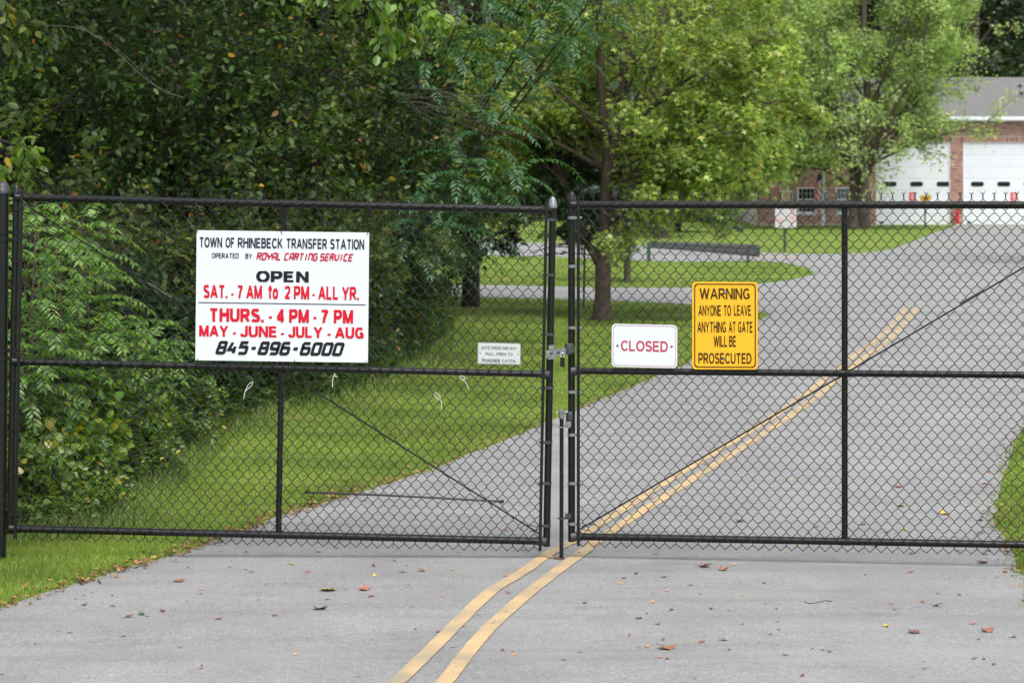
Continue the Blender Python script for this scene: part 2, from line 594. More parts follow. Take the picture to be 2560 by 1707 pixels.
for p in road_xy[1:]:
    if math.hypot(p[0] - clean[-1][0], p[1] - clean[-1][1]) > .04:
        clean.append(p)
road_xy = clean
tris = tessellate_polygon([[Vector((x, y, 0)) for x, y in road_xy]])
rb = MB()
rb.add([(x, y, gz(y) + .004) for x, y in road_xy], [tuple(t) for t in tris])
road = rb.build('road', M['asphalt'])
me = road.data
if me.polygons[0].normal.z < 0:
    me.flip_normals()
tag(road, 'worn light grey asphalt road curving uphill', kind='structure')
ROAD = np.array(road_xy)

def in_poly(x, y, P):
    inside = np.zeros(len(x), bool)
    n = len(P)
    j = n - 1
    for i in range(n):
        xi, yi = P[i]
        xj, yj = P[j]
        c = ((yi > y) != (yj > y))
        with np.errstate(divide='ignore', invalid='ignore'):
            xx = (xj - xi) * (y - yi) / (yj - yi + 1e-12) + xi
        inside ^= c & (x < xx)
        j = i
    return inside

# gate apron of the left-hand woods: dark soil sheet
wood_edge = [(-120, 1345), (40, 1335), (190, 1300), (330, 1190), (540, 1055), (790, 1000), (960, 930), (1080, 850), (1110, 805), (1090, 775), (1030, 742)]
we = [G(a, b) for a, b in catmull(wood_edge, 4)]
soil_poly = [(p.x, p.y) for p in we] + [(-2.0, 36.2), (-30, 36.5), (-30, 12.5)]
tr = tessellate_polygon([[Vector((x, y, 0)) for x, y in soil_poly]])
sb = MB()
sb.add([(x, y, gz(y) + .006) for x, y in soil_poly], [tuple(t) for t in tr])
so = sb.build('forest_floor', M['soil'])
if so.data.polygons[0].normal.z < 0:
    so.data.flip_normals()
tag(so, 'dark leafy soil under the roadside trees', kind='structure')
SOIL = np.array(soil_poly)

def band(pxpts, width, name, label, dz=.009, jit=.0022):
    pts = [G(a, b) for a, b in catmull(pxpts, 8)]
    b = MB()
    vs, fs = [], []
    r = random.Random(len(pts))
    for i, p in enumerate(pts):
        a = pts[max(i - 1, 0)]
        c = pts[min(i + 1, len(pts) - 1)]
        d = Vector((c.x - a.x, c.y - a.y, 0)).normalized()
        s = Vector((-d.y, d.x, 0))
        w1 = width / 2 + r.uniform(-jit, jit)
        w2 = width / 2 + r.uniform(-jit, jit)
        for q in (p + s * w1, p - s * w2):
            vs.append((q.x, q.y, gz(q.y) + dz))
    for i in range(len(pts) - 1):
        fs.append((2 * i, 2 * i + 1, 2 * i + 3, 2 * i + 2))
    b.add(vs, fs)
    o = b.build(name, M['line'])
    tag(o, label, kind='structure')
    return o
l1 = [(880, 1800), (1001, 1700), (1087, 1617), (1145, 1559), (1225, 1483), (1306, 1433), (1374, 1385), (1436, 1353), (1497, 1314), (1665, 1207), (1795, 1128), (1943, 1037), (2066, 947), (2119, 903), (2207, 838), (2268, 770)]
l2 = [(1030, 1800), (1118, 1700), (1183, 1617), (1233, 1563), (1306, 1498), (1386, 1435), (1443, 1393), (1489, 1357), (1558, 1311), (1692, 1225), (1830, 1137), (1982, 1037), (2092, 953), (2140, 911), (2227, 846), (2294, 770)]
band(l1, .076, 'road_line', 'left stripe of the worn double yellow centre line')
band(l2, .076, 'road_line', 'right stripe of the worn double yellow centre line')
for a, b_, nm in (((1893, 640), (2002, 644), 'short yellow stripe by the guardrail end'), ((2318, 617.5), (2382, 617.5), 'short yellow stripe on the forecourt'), ((2525, 617.5), (2600, 617.5), 'short yellow stripe on the forecourt at the right edge')):
    m_ = ((a[0] + b_[0]) / 2, (a[1] + b_[1]) / 2)
    band([a, m_, b_], .55, 'road_line', nm, jit=.03)

# ------------------------------------------------------------------ lettering
# squared display capitals drawn as thick strokes on a 0..4 by 0..6 grid
GLY = {
    '8': [[(.6, 3.1), (0.2, 3.5), (0.2, 5.6), (.6, 6), (3.4, 6), (3.8, 5.6), (3.8, 3.5), (3.4, 3.1), (.6, 3.1)], [(.6, 3.1), (0, 2.7), (0, .4), (.4, 0), (3.6, 0), (4, .4), (4, 2.7), (3.4, 3.1)]],
    '4': [[(1.3, 6), (0, 1.9), (4, 1.9)], [(3.2, 3.8), (3.2, 0)]],
    '5': [[(3.9, 6), (.3, 6), (.1, 3.6), (3.4, 3.6), (4, 3.1), (4, .5), (3.5, 0), (0, 0)]],
    '9': [[(4, 2.7), (.5, 2.7), (0, 3.2), (0, 5.5), (.5, 6), (3.5, 6), (4, 5.5), (4, .5), (3.5, 0), (.2, 0)]],
    '6': [[(3.8, 6), (.5, 6), (0, 5.5), (0, .5), (.5, 0), (3.5, 0), (4, .5), (4, 2.9), (3.5, 3.4), (0, 3.4)]],
    '0': [[(.5, 0), (3.5, 0), (4, .5), (4, 5.5), (3.5, 6), (.5, 6), (0, 5.5), (0, .5), (.5, 0)]],
    '-': [[(.4, 2.9), (2.9, 2.9)]],
    'R': [[(0, 0), (0, 6), (3.3, 6), (3.9, 5.4), (3.9, 3.8), (3.4, 3.3), (0, 3.3)], [(2.2, 3.3), (3.9, 0)]],
    'O': [[(.5, 0), (3.5, 0), (4, .5), (4, 5.5), (3.5, 6), (.5, 6), (0, 5.5), (0, .5), (.5, 0)]],
    'Y': [[(0, 6), (0, 3.6), (.6, 3), (3.4, 3), (4, 3.6), (4, 6)], [(2, 3), (2, 0)]],
    'A': [[(0, 0), (0, 5), (1, 6), (4, 6), (4, 0)], [(0, 2.4), (4, 2.4)]],
    'L': [[(0, 6), (0, 0), (3.8, 0)]],
    'C': [[(3.9, 6), (.6, 6), (0, 5.4), (0, .6), (.6, 0), (3.9, 0)]],
    'T': [[(0, 6), (4, 6)], [(2, 6), (2, 0)]],
    'I': [[(1.6, 6), (1.6, 0)]],
    'N': [[(0, 0), (0, 6), (3.4, 6), (4, 5.4), (4, 0)]],
    'G': [[(4, 6), (.6, 6), (0, 5.4), (0, .6), (.6, 0), (3.4, 0), (4, .6), (4, 3), (2.2, 3)]],
    'S': [[(4, 6), (.5, 6), (0, 5.4), (0, 3.6), (.5, 3.1), (3.5, 3.1), (4, 2.6), (4, .6), (3.5, 0), (0, 0)]],
    'E': [[(4, 6), (.4, 6), (0, 5.6), (0, .4), (.4, 0), (4, 0)], [(0, 3), (3.4, 3)]],
    'V': [[(0, 6), (0, 1.8), (1.8, 0), (2.2, 0), (4, 1.8), (4, 6)]],
}
def arc(cx, cy, rx, ry, a0, a1, n=9):
    return [(cx + rx * math.cos(math.radians(a0 + (a1 - a0) * k / n)), cy + ry * math.sin(math.radians(a0 + (a1 - a0) * k / n))) for k in range(n + 1)]
SANS = {
    'A': (5.4, [[(0, 0), (2.7, 7)], [(2.7, 7), (5.4, 0)], [(1.1, 2.3), (4.3, 2.3)]]),
    'B': (4.4, [[(0, 0), (0, 7)], [(0, 6.5), (2.4, 6.5)] + arc(2.4, 5.15, 1.6, 1.35, 80, -80) + [(0, 3.8)], [(0, 3.8), (2.6, 3.8)] + arc(2.6, 2.15, 1.8, 1.65, 80, -80) + [(0, .5)]]),
    'C': (4.8, [arc(2.5, 3.5, 2.4, 3.05, 38, 322, 20)]),
    'D': (4.6, [[(0, 0), (0, 7)], [(0, 6.5), (1.9, 6.5)] + arc(1.9, 3.5, 2.7, 3.0, 85, -85, 14) + [(0, .5)]]),
    'E': (4.1, [[(0, 0), (0, 7)], [(0, 6.5), (4.0, 6.5)], [(0, 3.6), (3.7, 3.6)], [(0, .5), (4.2, .5)]]),
    'F': (3.9, [[(0, 0), (0, 7)], [(0, 6.5), (4.0, 6.5)], [(0, 3.5), (3.4, 3.5)]]),
    'G': (5.0, [arc(2.5, 3.5, 2.4, 3.05, 42, 322, 20) + [(4.6, 1.5), (4.6, 3.1)], [(4.9, 3.1), (2.7, 3.1)]]),
    'H': (4.5, [[(0, 0), (0, 7)], [(4.5, 0), (4.5, 7)], [(0, 3.7), (4.5, 3.7)]]),
    'I': (.01, [[(0, 0), (0, 7)]]),
    'J': (3.4, [[(3.4, 7), (3.4, 2.2)] + arc(1.7, 2.1, 1.7, 1.6, 0, -180, 10)]),
    'K': (4.5, [[(0, 0), (0, 7)], [(0, 2.4), (4.3, 7)], [(1.6, 4.0), (4.6, 0)]]),
    'L': (3.8, [[(0, 7), (0, 0)], [(0, .5), (3.9, .5)]]),
    'M': (5.6, [[(0, 0), (0, 7)], [(5.6, 0), (5.6, 7)], [(.1, 7), (2.8, 0)], [(5.5, 7), (2.8, 0)]]),
    'N': (4.6, [[(0, 0), (0, 7)], [(4.6, 0), (4.6, 7)], [(.1, 7), (4.5, 0)]]),
    'O': (5.2, [arc(2.6, 3.5, 2.6, 3.05, 90, 450, 26)]),
    'P': (4.2, [[(0, 0), (0, 7)], [(0, 6.5), (2.4, 6.5)] + arc(2.4, 4.7, 1.8, 1.8, 80, -80) + [(0, 2.9)]]),
    'R': (4.5, [[(0, 0), (0, 7)], [(0, 6.5), (2.5, 6.5)] + arc(2.5, 4.85, 1.75, 1.65, 80, -80) + [(0, 3.2)], [(2.2, 3.2), (4.6, 0)]]),
    'S': (4.4, [arc(2.2, 5.05, 1.95, 1.5, 25, 180, 9) + [(.5, 4.3), (2.2, 3.55), (3.9, 2.9)] + arc(2.2, 1.95, 2.1, 1.5, 10, -158, 10)]),
    'T': (4.8, [[(0, 6.5), (4.8, 6.5)], [(2.4, 6.5), (2.4, 0)]]),
    'U': (4.5, [[(0, 7), (0, 2.6)] + arc(2.25, 2.6, 2.25, 2.1, 180, 360, 12) + [(4.5, 7)]]),
    'V': (5.2, [[(0, 7), (2.6, 0)], [(5.2, 7), (2.6, 0)]]),
    'W': (7.4, [[(0, 7), (1.8, 0)], [(1.8, 0), (3.7, 7)], [(3.7, 7), (5.6, 0)], [(5.6, 0), (7.4, 7)]]),
    'Y': (5.0, [[(0, 7), (2.5, 3.0)], [(5.0, 7), (2.5, 3.0)], [(2.5, 3.3), (2.5, 0)]]),
    't': (2.2, [[(1.0, 6.6), (1.0, 1.4)] + arc(1.9, 1.3, .9, .85, 180, 280, 5), [(-.5, 4.9), (2.8, 4.9)]]),
    'o': (3.7, [arc(1.85, 2.55, 1.85, 2.1, 90, 450, 20)]),
    '2': (4.0, [arc(2.0, 4.95, 1.85, 1.6, 170, -20, 10) + [(3.4, 3.6), (.6, 1.1), (0, .5)], [(0, .5), (4.1, .5)]]),
    '4': (4.3, [[(3.1, 0), (3.1, 7)], [(3.1, 6.9), (0, 2.1)], [(-.2, 1.9), (4.5, 1.9)]]),
    '7': (4.0, [[(0, 6.5), (4.2, 6.5)], [(4.0, 6.5), (2.3, 3.6), (1.4, 0)]]),
    '.': (.01, [[(0, 0), (0, 1.3)]]),
}
def text_mesh(txt, bold=0.0):
    """bold: 0 regular .. .045 heavy"""
    w = .92 + bold * 20
    return stroke_mesh(txt, w, 0.0, .62 + w * .92, SANS)
def stroke_mesh(txt, w, shear, gap=1.9, font=None):
    V, Fc = [], []
    x = 0.0
    lay = 0
    for ch in txt:
        if ch == ' ':
            x += 3
            continue
        if font:
            adv, gl = font[ch]
            adv += gap
        else:
            gl = GLY[ch]
            adv = {'I': 3.2, '-': 3.3}.get(ch, 4) + gap
        for li, line in enumerate(gl):
            lay += 1
            P = [np.array(p, float) for p in line]
            closed = line[0] == line[-1]
            n = len(P)
            L, R = [], []
            for i in range(n):
                if closed:
                    a, c = P[(i - 1) % (n - 1)] if i > 0 else P[n - 2], P[(i + 1)] if i < n - 1 else P[1]
                else:
                    a, c = P[max(i - 1, 0)], P[min(i + 1, n - 1)]
                d1 = P[i] - a
                d2 = c - P[i]
                if np.linalg.norm(d1) < 1e-6: d1 = d2
                if np.linalg.norm(d2) < 1e-6: d2 = d1
                d1 = d1 / np.linalg.norm(d1)
                d2 = d2 / np.linalg.norm(d2)
                t = d1 + d2
                t = t / max(np.linalg.norm(t), 1e-6)
                nn = np.array((-t[1], t[0]))
                k = w / 2 / max(abs(np.dot(nn, np.array((-d1[1], d1[0])))), .45)
                L.append(P[i] + nn * k)
                R.append(P[i] - nn * k)
            base = len(V)
            for a, c in zip(L, R):
                V.append(np.array((a[0] + x, a[1], lay % 6)))
                V.append(np.array((c[0] + x, c[1], lay % 6)))
            for i in range(n - 1):
                Fc.append((base + 2 * i, base + 2 * i + 1, base + 2 * i + 3, base + 2 * i + 2))
        x += adv
    V = np.array(V)
    V[:, 0] += V[:, 1] * shear
    if font:
        V[:, 1] = np.clip(V[:, 1], 0, 7)
    V[:, :2] -= V[:, :2].min(0)
    V[:, :2] /= V[:, :2].max(0)
    return V, Fc

class Face:
    """a sign face: fn(px, py, d) -> world; px,py in photo pixels, d metres towards the camera"""
    def __init__(self, fn, slope=0.0, lean=0.0):
        self.fn, self.slope, self.lean = fn, slope, lean
        self.k = 0
    def put(self, mesh, x, y, w, h, mat, parent, name='lettering', d=.0065, label=None):
        v, f = mesh
        self.k += 1
        pts = []
        for q_ in v:
            a, b = q_[0], q_[1]
            t = 1 - b
            lay = q_[2] * .0002 if len(q_) > 2 else 0
            pts.append(self.fn(x + a * w + self.lean * t * h, y + t * h + self.slope * a * w, d + lay))
        m_ = MB()
        m_.add(pts, f)
        o = m_.build(name, mat, parent)
        if label:
            o['label'] = label
        return o
    def rect(self, x, y, w, h, mat, parent, name='lettering', d=.0065):
        v = np.array([(0, 0), (1, 0), (1, 1), (0, 1)], float)
        return self.put((v, [(0, 1, 2, 3)]), x, y, w, h, mat, parent, name, d)

def rrect(w, h, r, n=5):
    out = []
    for cx, cy, a0 in ((w - r, r, -90), (w - r, h - r, 0), (r, h - r, 90), (r, r, 180)):
        for k in range(n + 1):
            a = math.radians(a0 + 90 * k / n)
            out.append((cx + r * math.cos(a), cy + r * math.sin(a)))
    return out

def ring_mesh(w, h, r, t):
    A = rrect(w, h, r)
    B = [(t + a * (w - 2 * t) / w, t + b * (h - 2 * t) / h) for a, b in rrect(w, h, r)]
    n = len(A)
    v = np.array(A + B, float)
    v[:, 0] /= w
    v[:, 1] /= h
    f = [(k, (k + 1) % n, n + (k + 1) % n, n + k) for k in range(n)]
    return v, f

# ------------------------------------------------------------------ the gate
LX0, LZ0 = (41 - 1280) / 453.0, EYE - (494 - 510) / 453.0
def LL(u, z, w=0.0):      # left gate leaf: u along, z down from top rail, w towards camera
    return Vector((LX0 + u - .0185 * z, GY - w, LZ0 - z - .0235 * u))
RX0, RZ0 = (1429 - 1280) / 453.0, EYE - (512.7 - 510) / 453.0
def RL(u, z, w=0.0):
    return Vector((RX0 + u - .12 * w * .0, GY - .12 * u - w, RZ0 - z))
def LPX(px, py, d):       # photo pixel on the left leaf's mesh plane
    Y = GY - .030 - d
    return W(px, py, Y)
def RPX(px, py, d):
    k = (px - 1280) / F
    Y = (GY - .030 - d + .12 * RX0) / (1 + .12 * k)
    return W(px, py, Y)

GW = 2.96
RR = .0203
def build_leaf(Lf, name, label, mid, bot, side, bands, band_mat, cap_mat, brace, loop_at):
    root_loc = Lf(0, bot) if side == 'hinge_left' else Lf(0, bot)
    t = thing(name, label, 'gate leaf', (root_loc.x, root_loc.y, 0.0), 'leaves of the chain link gate')
    for zz in (0.0, mid, bot):
        if zz == mid:
            segs = [(0.02, GW / 2 - .016), (GW / 2 + .016, GW - .02)]
        else:
            segs = [(0.02, GW - .02)]
        for a, b in segs:
            m_ = MB()
            m_.tube([Lf(a, zz), Lf((a + b) / 2, zz), Lf(b, zz)], RR if zz != mid else .0185, 16)
            m_.build('rail', M['black'], t, smooth=True)
    for u in (0.0, GW):
        m_ = MB()
        m_.tube([Lf(u, -.028), Lf(u, bot / 2), Lf(u, bot + .028)], .0195, 16)
        m_.build('stile', M['black'], t, smooth=True)
        c = MB()
        top = Lf(u, -.024)
        c.lathe(top, (0, 0, 1), [(-.012, .0235), (.012, .0235), (.016, .021), (.028, .0195), (.042, .013), (.050, .006), (.053, .001)], 14)
        c.build('post_cap', cap_mat if (u > 0) == (side == 'hinge_left') else M['black'], t, smooth=True)
    m_ = MB()
    m_.tube([Lf(GW / 2, RR), Lf(GW / 2, mid), Lf(GW / 2, bot - RR)], .0168, 14)
    m_.build('upright', M['black'], t, smooth=True)
    # fittings where the rails meet the stiles
    for u, s in ((0, 1), (GW, -1)):
        for zz in (0.0, mid, bot):
            m_ = MB()
            m_.tube([Lf(u - .002, zz), Lf(u + s * .012, zz), Lf(u + s * .055, zz)], [.0285, .0265, .0232], 12)
            m_.build('elbow', M['darkgalv'] if (zz > 0 and ((u > 0) == (side == 'hinge_left'))) else M['black'], t, smooth=True)
    for zz in (0.0, mid, bot):
        m_ = MB()
        m_.tube([Lf(GW / 2 - .03, zz), Lf(GW / 2 + .03, zz)], .0222, 12)
        m_.build('clamp', M['black'], t, smooth=True)
    # chain link mesh
    step, hs_ = .0298, .03555
    n = int(round((GW - .062) / step))
    z0 = -.036
    rows = 54
    wm = MB()
    rr = random.Random(11)
    wr = .00245
    for i in range(n):
        a = .031 + i * step
        phase = i % 2
        pts = []
        jx = [rr.uniform(-.0012, .0012) for _ in range(2)]
        for k in range(rows + 1):
            right_ = ((k + phase) % 2 == 0)
            x = a + (step if right_ else 0) + rr.uniform(-.0009, .0009)
            z = z0 + k * hs_ + rr.uniform(-.0008, .0008)
            wv = .0262 + (.003 if right_ else -.0005)
            if k > 0: pts.append(Lf(x, z - .0045, .0262 + (.0026 if (k % 2) else -.0026)))
            if k < rows: pts.append(Lf(x, z + .0045, .0262 + (-.0026 if (k % 2) else .0026)))
            else: pts.append(Lf(x, z - .002, .0262))
        # twisted barbs above the top rail
        right0 = (phase % 2 == 0)
        x = a + (step if right0 else 0)
        s = -1 if right0 else 1
        head = [Lf(x + s * .0105, z0 - .0345 + rr.uniform(-.003, .003), .026 + rr.uniform(-.004, .004)), Lf(x + s * .002, z0 - .0235, .028), Lf(x - s * .002, z0 - .016, .024), Lf(x + s * .002, z0 - .008, .028)]
        wm.tube(head + pts, wr, 5)
    wo = wm.build('chain_link_mesh', M['wire'], t, smooth=True)
    wo['kind'] = 'stuff'
    # tension bars and bands
    for u in (.036, GW - .036):
        m_ = MB()
        m_.box((u - .0085, z0 - .01, .026), (u + .0085, z0 + rows * hs_ - .01, .033), Lf)
        m_.build('tension_bar', M['black'], t, bevel=.001)
    for u, s, zs, bm_ in ((0, 1, bands[0], band_mat[0]), (GW, -1, bands[1], band_mat[1])):
        for zz in zs:
            m_ = MB()
            pr = []
            for k in range(9):
                th = math.radians(90 + 180 * k / 8) if s > 0 else math.radians(90 - 180 * k / 8)
                pr.append((u + .0225 * math.cos(th), -.0225 * math.sin(th)))
            pts_out = pr
            # strap round the stile then out to the tension bar
            path = [(u + s * .052, .0225 + .010)] + [(u + .0225 * math.cos(math.radians(a_)), .0225 * math.sin(math.radians(a_)) + .0015) for a_ in ((60, 90, 120, 150, 180, 210, 240) if s > 0 else (120, 90, 60, 30, 0, -30, -60))]
            vs, fs_ = [], []
            for (uu, ww) in path:
                for zk in (-.008, .008):
                    vs.append(Lf(uu, zz + zk, ww + .003))
                    vs.append(Lf(uu, zz + zk, ww - .0005))
            for k in range(len(path) - 1):
                b0 = 4 * k
                fs_ += [(b0, b0 + 2, b0 + 6, b0 + 4), (b0 + 1, b0 + 5, b0 + 7, b0 + 3), (b0, b0 + 4, b0 + 5, b0 + 1), (b0 + 2, b0 + 3, b0 + 7, b0 + 6)]
            m_.add(vs, fs_)
            m_.lathe(Lf(u + s * .050, zz, .036), (0, -1, 0), [(0, .006), (.006, .006), (.007, .004)], 8)
            m_.build('tension_band', bm_, t)
    # truss rod with its turnbuckle
    (ua, za), (ub, zb), tb = brace
    m_ = MB()
    pa, pb = Lf(ua, za, -.026), Lf(ub, zb, -.026)
    md = (pa + pb) / 2 + Vector((0, 0, -.006))
    m_.tube([pa, pa.lerp(pb, .25) + Vector((0, 0, -.004)), md, pa.lerp(pb, .75) + Vector((0, 0, -.004)), pb], .0046, 6)
    rod = m_.build('truss_rod', M['wire'], t, smooth=True)
    m_ = MB()
    q0, q1 = pa.lerp(pb, tb - .022), pa.lerp(pb, tb + .022)
    m_.tube([q0, q0.lerp(q1, .15), q0.lerp(q1, .85), q1], [.005, .008, .008, .005], 8)
    m_.build('turnbuckle', M['darkgalv'], rod, smooth=True)
    m_ = MB()
    c = Lf(*loop_at)
    s = 1 if loop_at[0] < 1 else -1
    m_.tube([c + Vector((s * .09 * math.cos(a_), -.01, .035 * math.sin(a_) + .01)) * (.5) for a_ in np.linspace(-.6, 4.6, 14)], .0022, 5)
    m_.build('loose_wire', M['wire'], t, smooth=True)
    return t

lb_l = [(y - 494) / 453.0 for y in (523, 652, 783, 949, 1070, 1188, 1285)]
lb_r = [(y - 526) / 453.0 for y in (550, 688, 836, 969, 1105, 1207, 1313)]
left_leaf = build_leaf(LL, 'gate_leaf', 'left leaf of the black chain link gate carrying the big white town sign', .905, 1.825, 'hinge_left',
                       (lb_l, lb_r), (M['black'], M['darkgalv']), M['galv'], ((.03, .03), (GW - .03, 1.795), .262), (GW - .10, 1.755, .035))
rb_l = [(y - 512.7) / 453.0 for y in (544.5, 665.5, 818.6, 979, 1086, 1207, 1308)]
right_leaf = build_leaf(RL, 'gate_leaf', 'right leaf of the black chain link gate carrying the yellow warning sign', .914, 1.827, 'hinge_right',
                        (rb_l, lb_l), (M['galv'], M['black']), M['black'], ((.03, 1.80), (GW - .03, .03), .735), (.10, 1.775, .035))

# catch bar tied low on the left leaf
m_ = MB()
a_, b_ = LPX(766, 1230, -.01), LPX(1256, 1253, -.01)
m_.tube([a_, a_.lerp(b_, .4) + Vector((0, 0, .004)), b_], .0056, 8)
m_.tube([a_ + Vector((-.008, 0, 0)), a_ + Vector((.012, 0, 0))], .0095, 8)
m_.tube([b_ + Vector((-.012, 0, 0)), b_ + Vector((.008, 0, 0))], .0095, 8)
m_.build('catch_bar', M['black'], left_leaf, smooth=True)

# fork latch on the left leaf
m_ = MB()
def fl(a, b, d):
    return W(1365 + a, 884 + b - .13 * a, GY - .040 - d)
m_.prism([(0, -8), (56, -8), (60, -2), (58, 9), (0, 11)], fl, 0, .006)
lt = m_.build('latch_plate', M['galv'], left_leaf)
m_ = MB()
for a in (13, 31, 43):
    m_.prism([(a + 4.5 * math.cos(k * .7854), 1.5 + 3.2 * math.sin(k * .7854)) for k in range(8)], fl, .007, .009)
m_.build('bolt_head', M['darkgalv'], lt)
for o_ in ([(6, -20), (20, -20), (21, -9), (7, -9)], [(4, 12), (22, 10), (21, 15), (6, 16)]):
    m_ = MB()
    m_.prism(o_, fl, -.004, .004)
    m_.build('latch_clamp', M['galv'], lt)

# keeper, drop rod and its brackets on the right leaf
m_ = MB()
p = W(1423, 872, GY - .028)
m_.lathe(p + Vector((0, 0, -.03)), (0, 0, 1), [(0, .024), (.008, .026), (.05, .026), (.06, .022)], 12)
m_.box((p.x - .012, p.y - .028, p.z - .02), (p.x + .03, p.y + .01, p.z + .012))
m_.build('latch_keeper', M['darkgalv'], right_leaf, smooth=True)
m_ = MB()
rt, rbm = W(1404, 1043, GY - .03), W(1403.5, 1398, GY - .03)
m_.tube([rt, (rt + rbm) / 2, rbm], .0112, 12)
drop = m_.build('drop_rod', M['black'], right_leaf, smooth=True)
m_ = MB()
m_.lathe(W(1404, 1046, GY - .03), (0, 0, 1), [(0, .0145), (.034, .0165), (.042, .0175), (.049, .0165), (.05, .013)], 14)
m_.tube([W(1404, 1030, GY - .03) + Vector((-.024, 0, 0)), W(1404, 1030, GY - .03) + Vector((.034, 0, 0))], .0045, 6)
m_.build('drop_rod_cap', M['galv'], drop, smooth=True)
for yy, hh in ((1067, .010), (1295, .008)):
    m_ = MB()
    c = W(1404, yy, GY - .03)
    m_.box((c.x - .022, c.y - .016, c.z - .003), (c.x + .048, c.y + .02, c.z + .003))
    m_.box((c.x + .020, c.y - .006, c.z + .003), (c.x + .052, c.y + .03, c.z + .003 + hh * 2.6))
    m_.tube([c + Vector((.03, -.02, .012)), c + Vector((.03, .03, .012))], .006, 6)
    m_.build('drop_rod_bracket', M['galv'] if yy < 1100 else M['darkgalv'], right_leaf)
m_ = MB()
c = W(1425, 1040, GY)
m_.lathe(c + Vector((0, 0, -.035)), (0, 0, 1), [(0, .022), (.002, .0235), (.06, .0235), (.062, .022)], 12)
m_.build('stile_clamp', M['darkgalv'], right_leaf, smooth=True)

# padlock
pl = thing('padlock', 'black padlock hanging from the silver latch between the gate leaves', 'padlock', W(1406, 918, GY - .052))
m_ = MB()
c = W(1406, 893, GY - .052)
m_.box((c.x - .0125, c.y - .010, c.z - .052), (c.x + .0125, c.y + .010, c.z))
m_.build('lock_body', M['black'], pl, bevel=.003)
m_ = MB()
m_.tube([c + Vector((-.008, 0, -.004)), c + Vector((-.008, 0, .018))] + [c + Vector((-.008 * math.cos(a), 0, .018 + .009 * math.sin(a))) for a in np.linspace(.3, math.pi - .3, 6)] + [c + Vector((.008, 0, .018)), c + Vector((.008, 0, -.004))], .0028, 8)
m_.build('shackle', M['alu'], pl, smooth=True)

# steel socket in the road below the drop rod
m_ = MB()
c = G(1398, 1398, .012)
m_.lathe(c, (0, 0, 1), [(-.006, .032), (0, .032), (.001, .014)], 16)
tag(m_.build('ground_socket', M['rust'], origin=c), 'rusty steel plate in the road where the drop rod stands', 'ground socket')

# gate posts
def gate_post(px_top, Y, label, hinge_y, lean, sgn):
    base = W(px_top - lean, 1397, Y)
    base.z = gz(Y) - .02
    t = thing('gate_post', label, 'post', base, 'posts the gate hangs from')
    top = W(px_top, 474, Y)
    m_ = MB()
    m_.tube([base + Vector((0, 0, -.3)), base, base.lerp(top, .5), top], .0365, 20)
    m_.build('post', M['black'], t, smooth=True)
    m_ = MB()
    m_.lathe(top, (0, 0, 1), [(-.022, .0415), (0, .0415), (.004, .038), (.018, .037), (.032, .030), (.041, .018), (.045, .002)], 18)
    m_.build('post_cap', M['darkgalv'], t, smooth=True)
    for yy in hinge_y:
        f = (yy - 474) / (1397 - 474)
        c = top.lerp(base, f)
        h = MB()
        h.lathe(c + Vector((0, 0, -.011)), (0, 0, 1), [(0, .039), (.001, .0415), (.021, .0415), (.022, .039)], 16)
        h.box((c.x + (0.03 if sgn > 0 else -.10), c.y - .020, c.z - .011), (c.x + (.10 if sgn > 0 else -.03), c.y - .008, c.z + .011))
        h.tube([c + Vector((sgn * .055, -.035, 0)), c + Vector((sgn * .055, .02, 0))], .007, 8)
        h.tube([c + Vector((sgn * .075, -.013, -.03)), c + Vector((sgn * .075, -.013, .03))], .009, 8)
        h.build('hinge', M['black'], t, smooth=True)
    return t
gate_post(6, GY, 'thick black steel post with domed cap at the left edge beside the gate', (580, 598, 872, 892, 1243, 1262), 8, 1)
# the right leaf's post stands outside the frame
rp = RL(GW + .085, 0)
gate_post(1280 + rp.x / rp.y * F, rp.y, 'thick black steel post at the far end of the right gate leaf', (580, 872, 1243), 0, -1)

# ------------------------------------------------------------------ signs on the gate
def sign_board(name, label, cat, fn, outline, mat, x0, y0, slope, lean, h, thick=.004, group=None):
    c = fn(x0, y0 + h, 0)
    t = thing(name, label, cat, c, group)
    m_ = MB()
    m_.prism(outline, lambda a, b, d: fn(x0 + a + lean * b, y0 + b + slope * a, d), 0.0, thick)
    m_.build('board', mat, t)
    return t

S = 4.2375
fc = Face(LPX, .0141, -.0102)
big = sign_board('notice_board', 'large white board reading TOWN OF RHINEBECK TRANSFER STATION hung on the left gate leaf', 'sign', LPX,
                 [(0, 0), (431.4, 0), (431.4, 324.7), (0, 324.7)], M['white'], 491.7, 575.6, .0141, -.0102, 324.7)
def bigtext(txt, xl, xr, top, h, mat, bold=.02, stroke=None, label=None):
    # coordinates as read on an enlargement of the sign whose origin is the photo's (470, 560)
    x, w = 470 + xl / S, (xr - xl) / S
    y = 560 + top / S
    y += .0141 * (x - 491.7) - .0141 * (refx / S + 470 - 491.7)
    mesh = stroke_mesh(txt, *stroke) if stroke else text_mesh(txt, bold)
    fc.put(mesh, x, y, w, h / S, mat, big, d=.0062, label=label)
def dash(xl, xr, yc, t, mat):
    x, w = 470 + xl / S, (xr - xl) / S
    y = 560 + (yc - t / 2) / S
    y += .0141 * (x - 491.7) - .0141 * (refx / S + 470 - 491.7)
    fc.rect(x, y, w, t / S, mat, big, d=.0062)
refx = 125
K, NV, RD = M['ink_black'], M['ink_navy'], M['ink_red']
for wd, a, b in (('TOWN', 125, 362), ('OF', 398, 490), ('RHINEBECK', 528, 1004), ('TRANSFER', 1046, 1474), ('STATION', 1508, 1868)):
    bigtext(wd, a, b, 140, 107, NV, .026)
refx = 252
bigtext('OPERATED', 252, 540, 306, 56, NV, .02)
bigtext('BY', 608, 678, 308, 56, NV, .02)
refx = 722
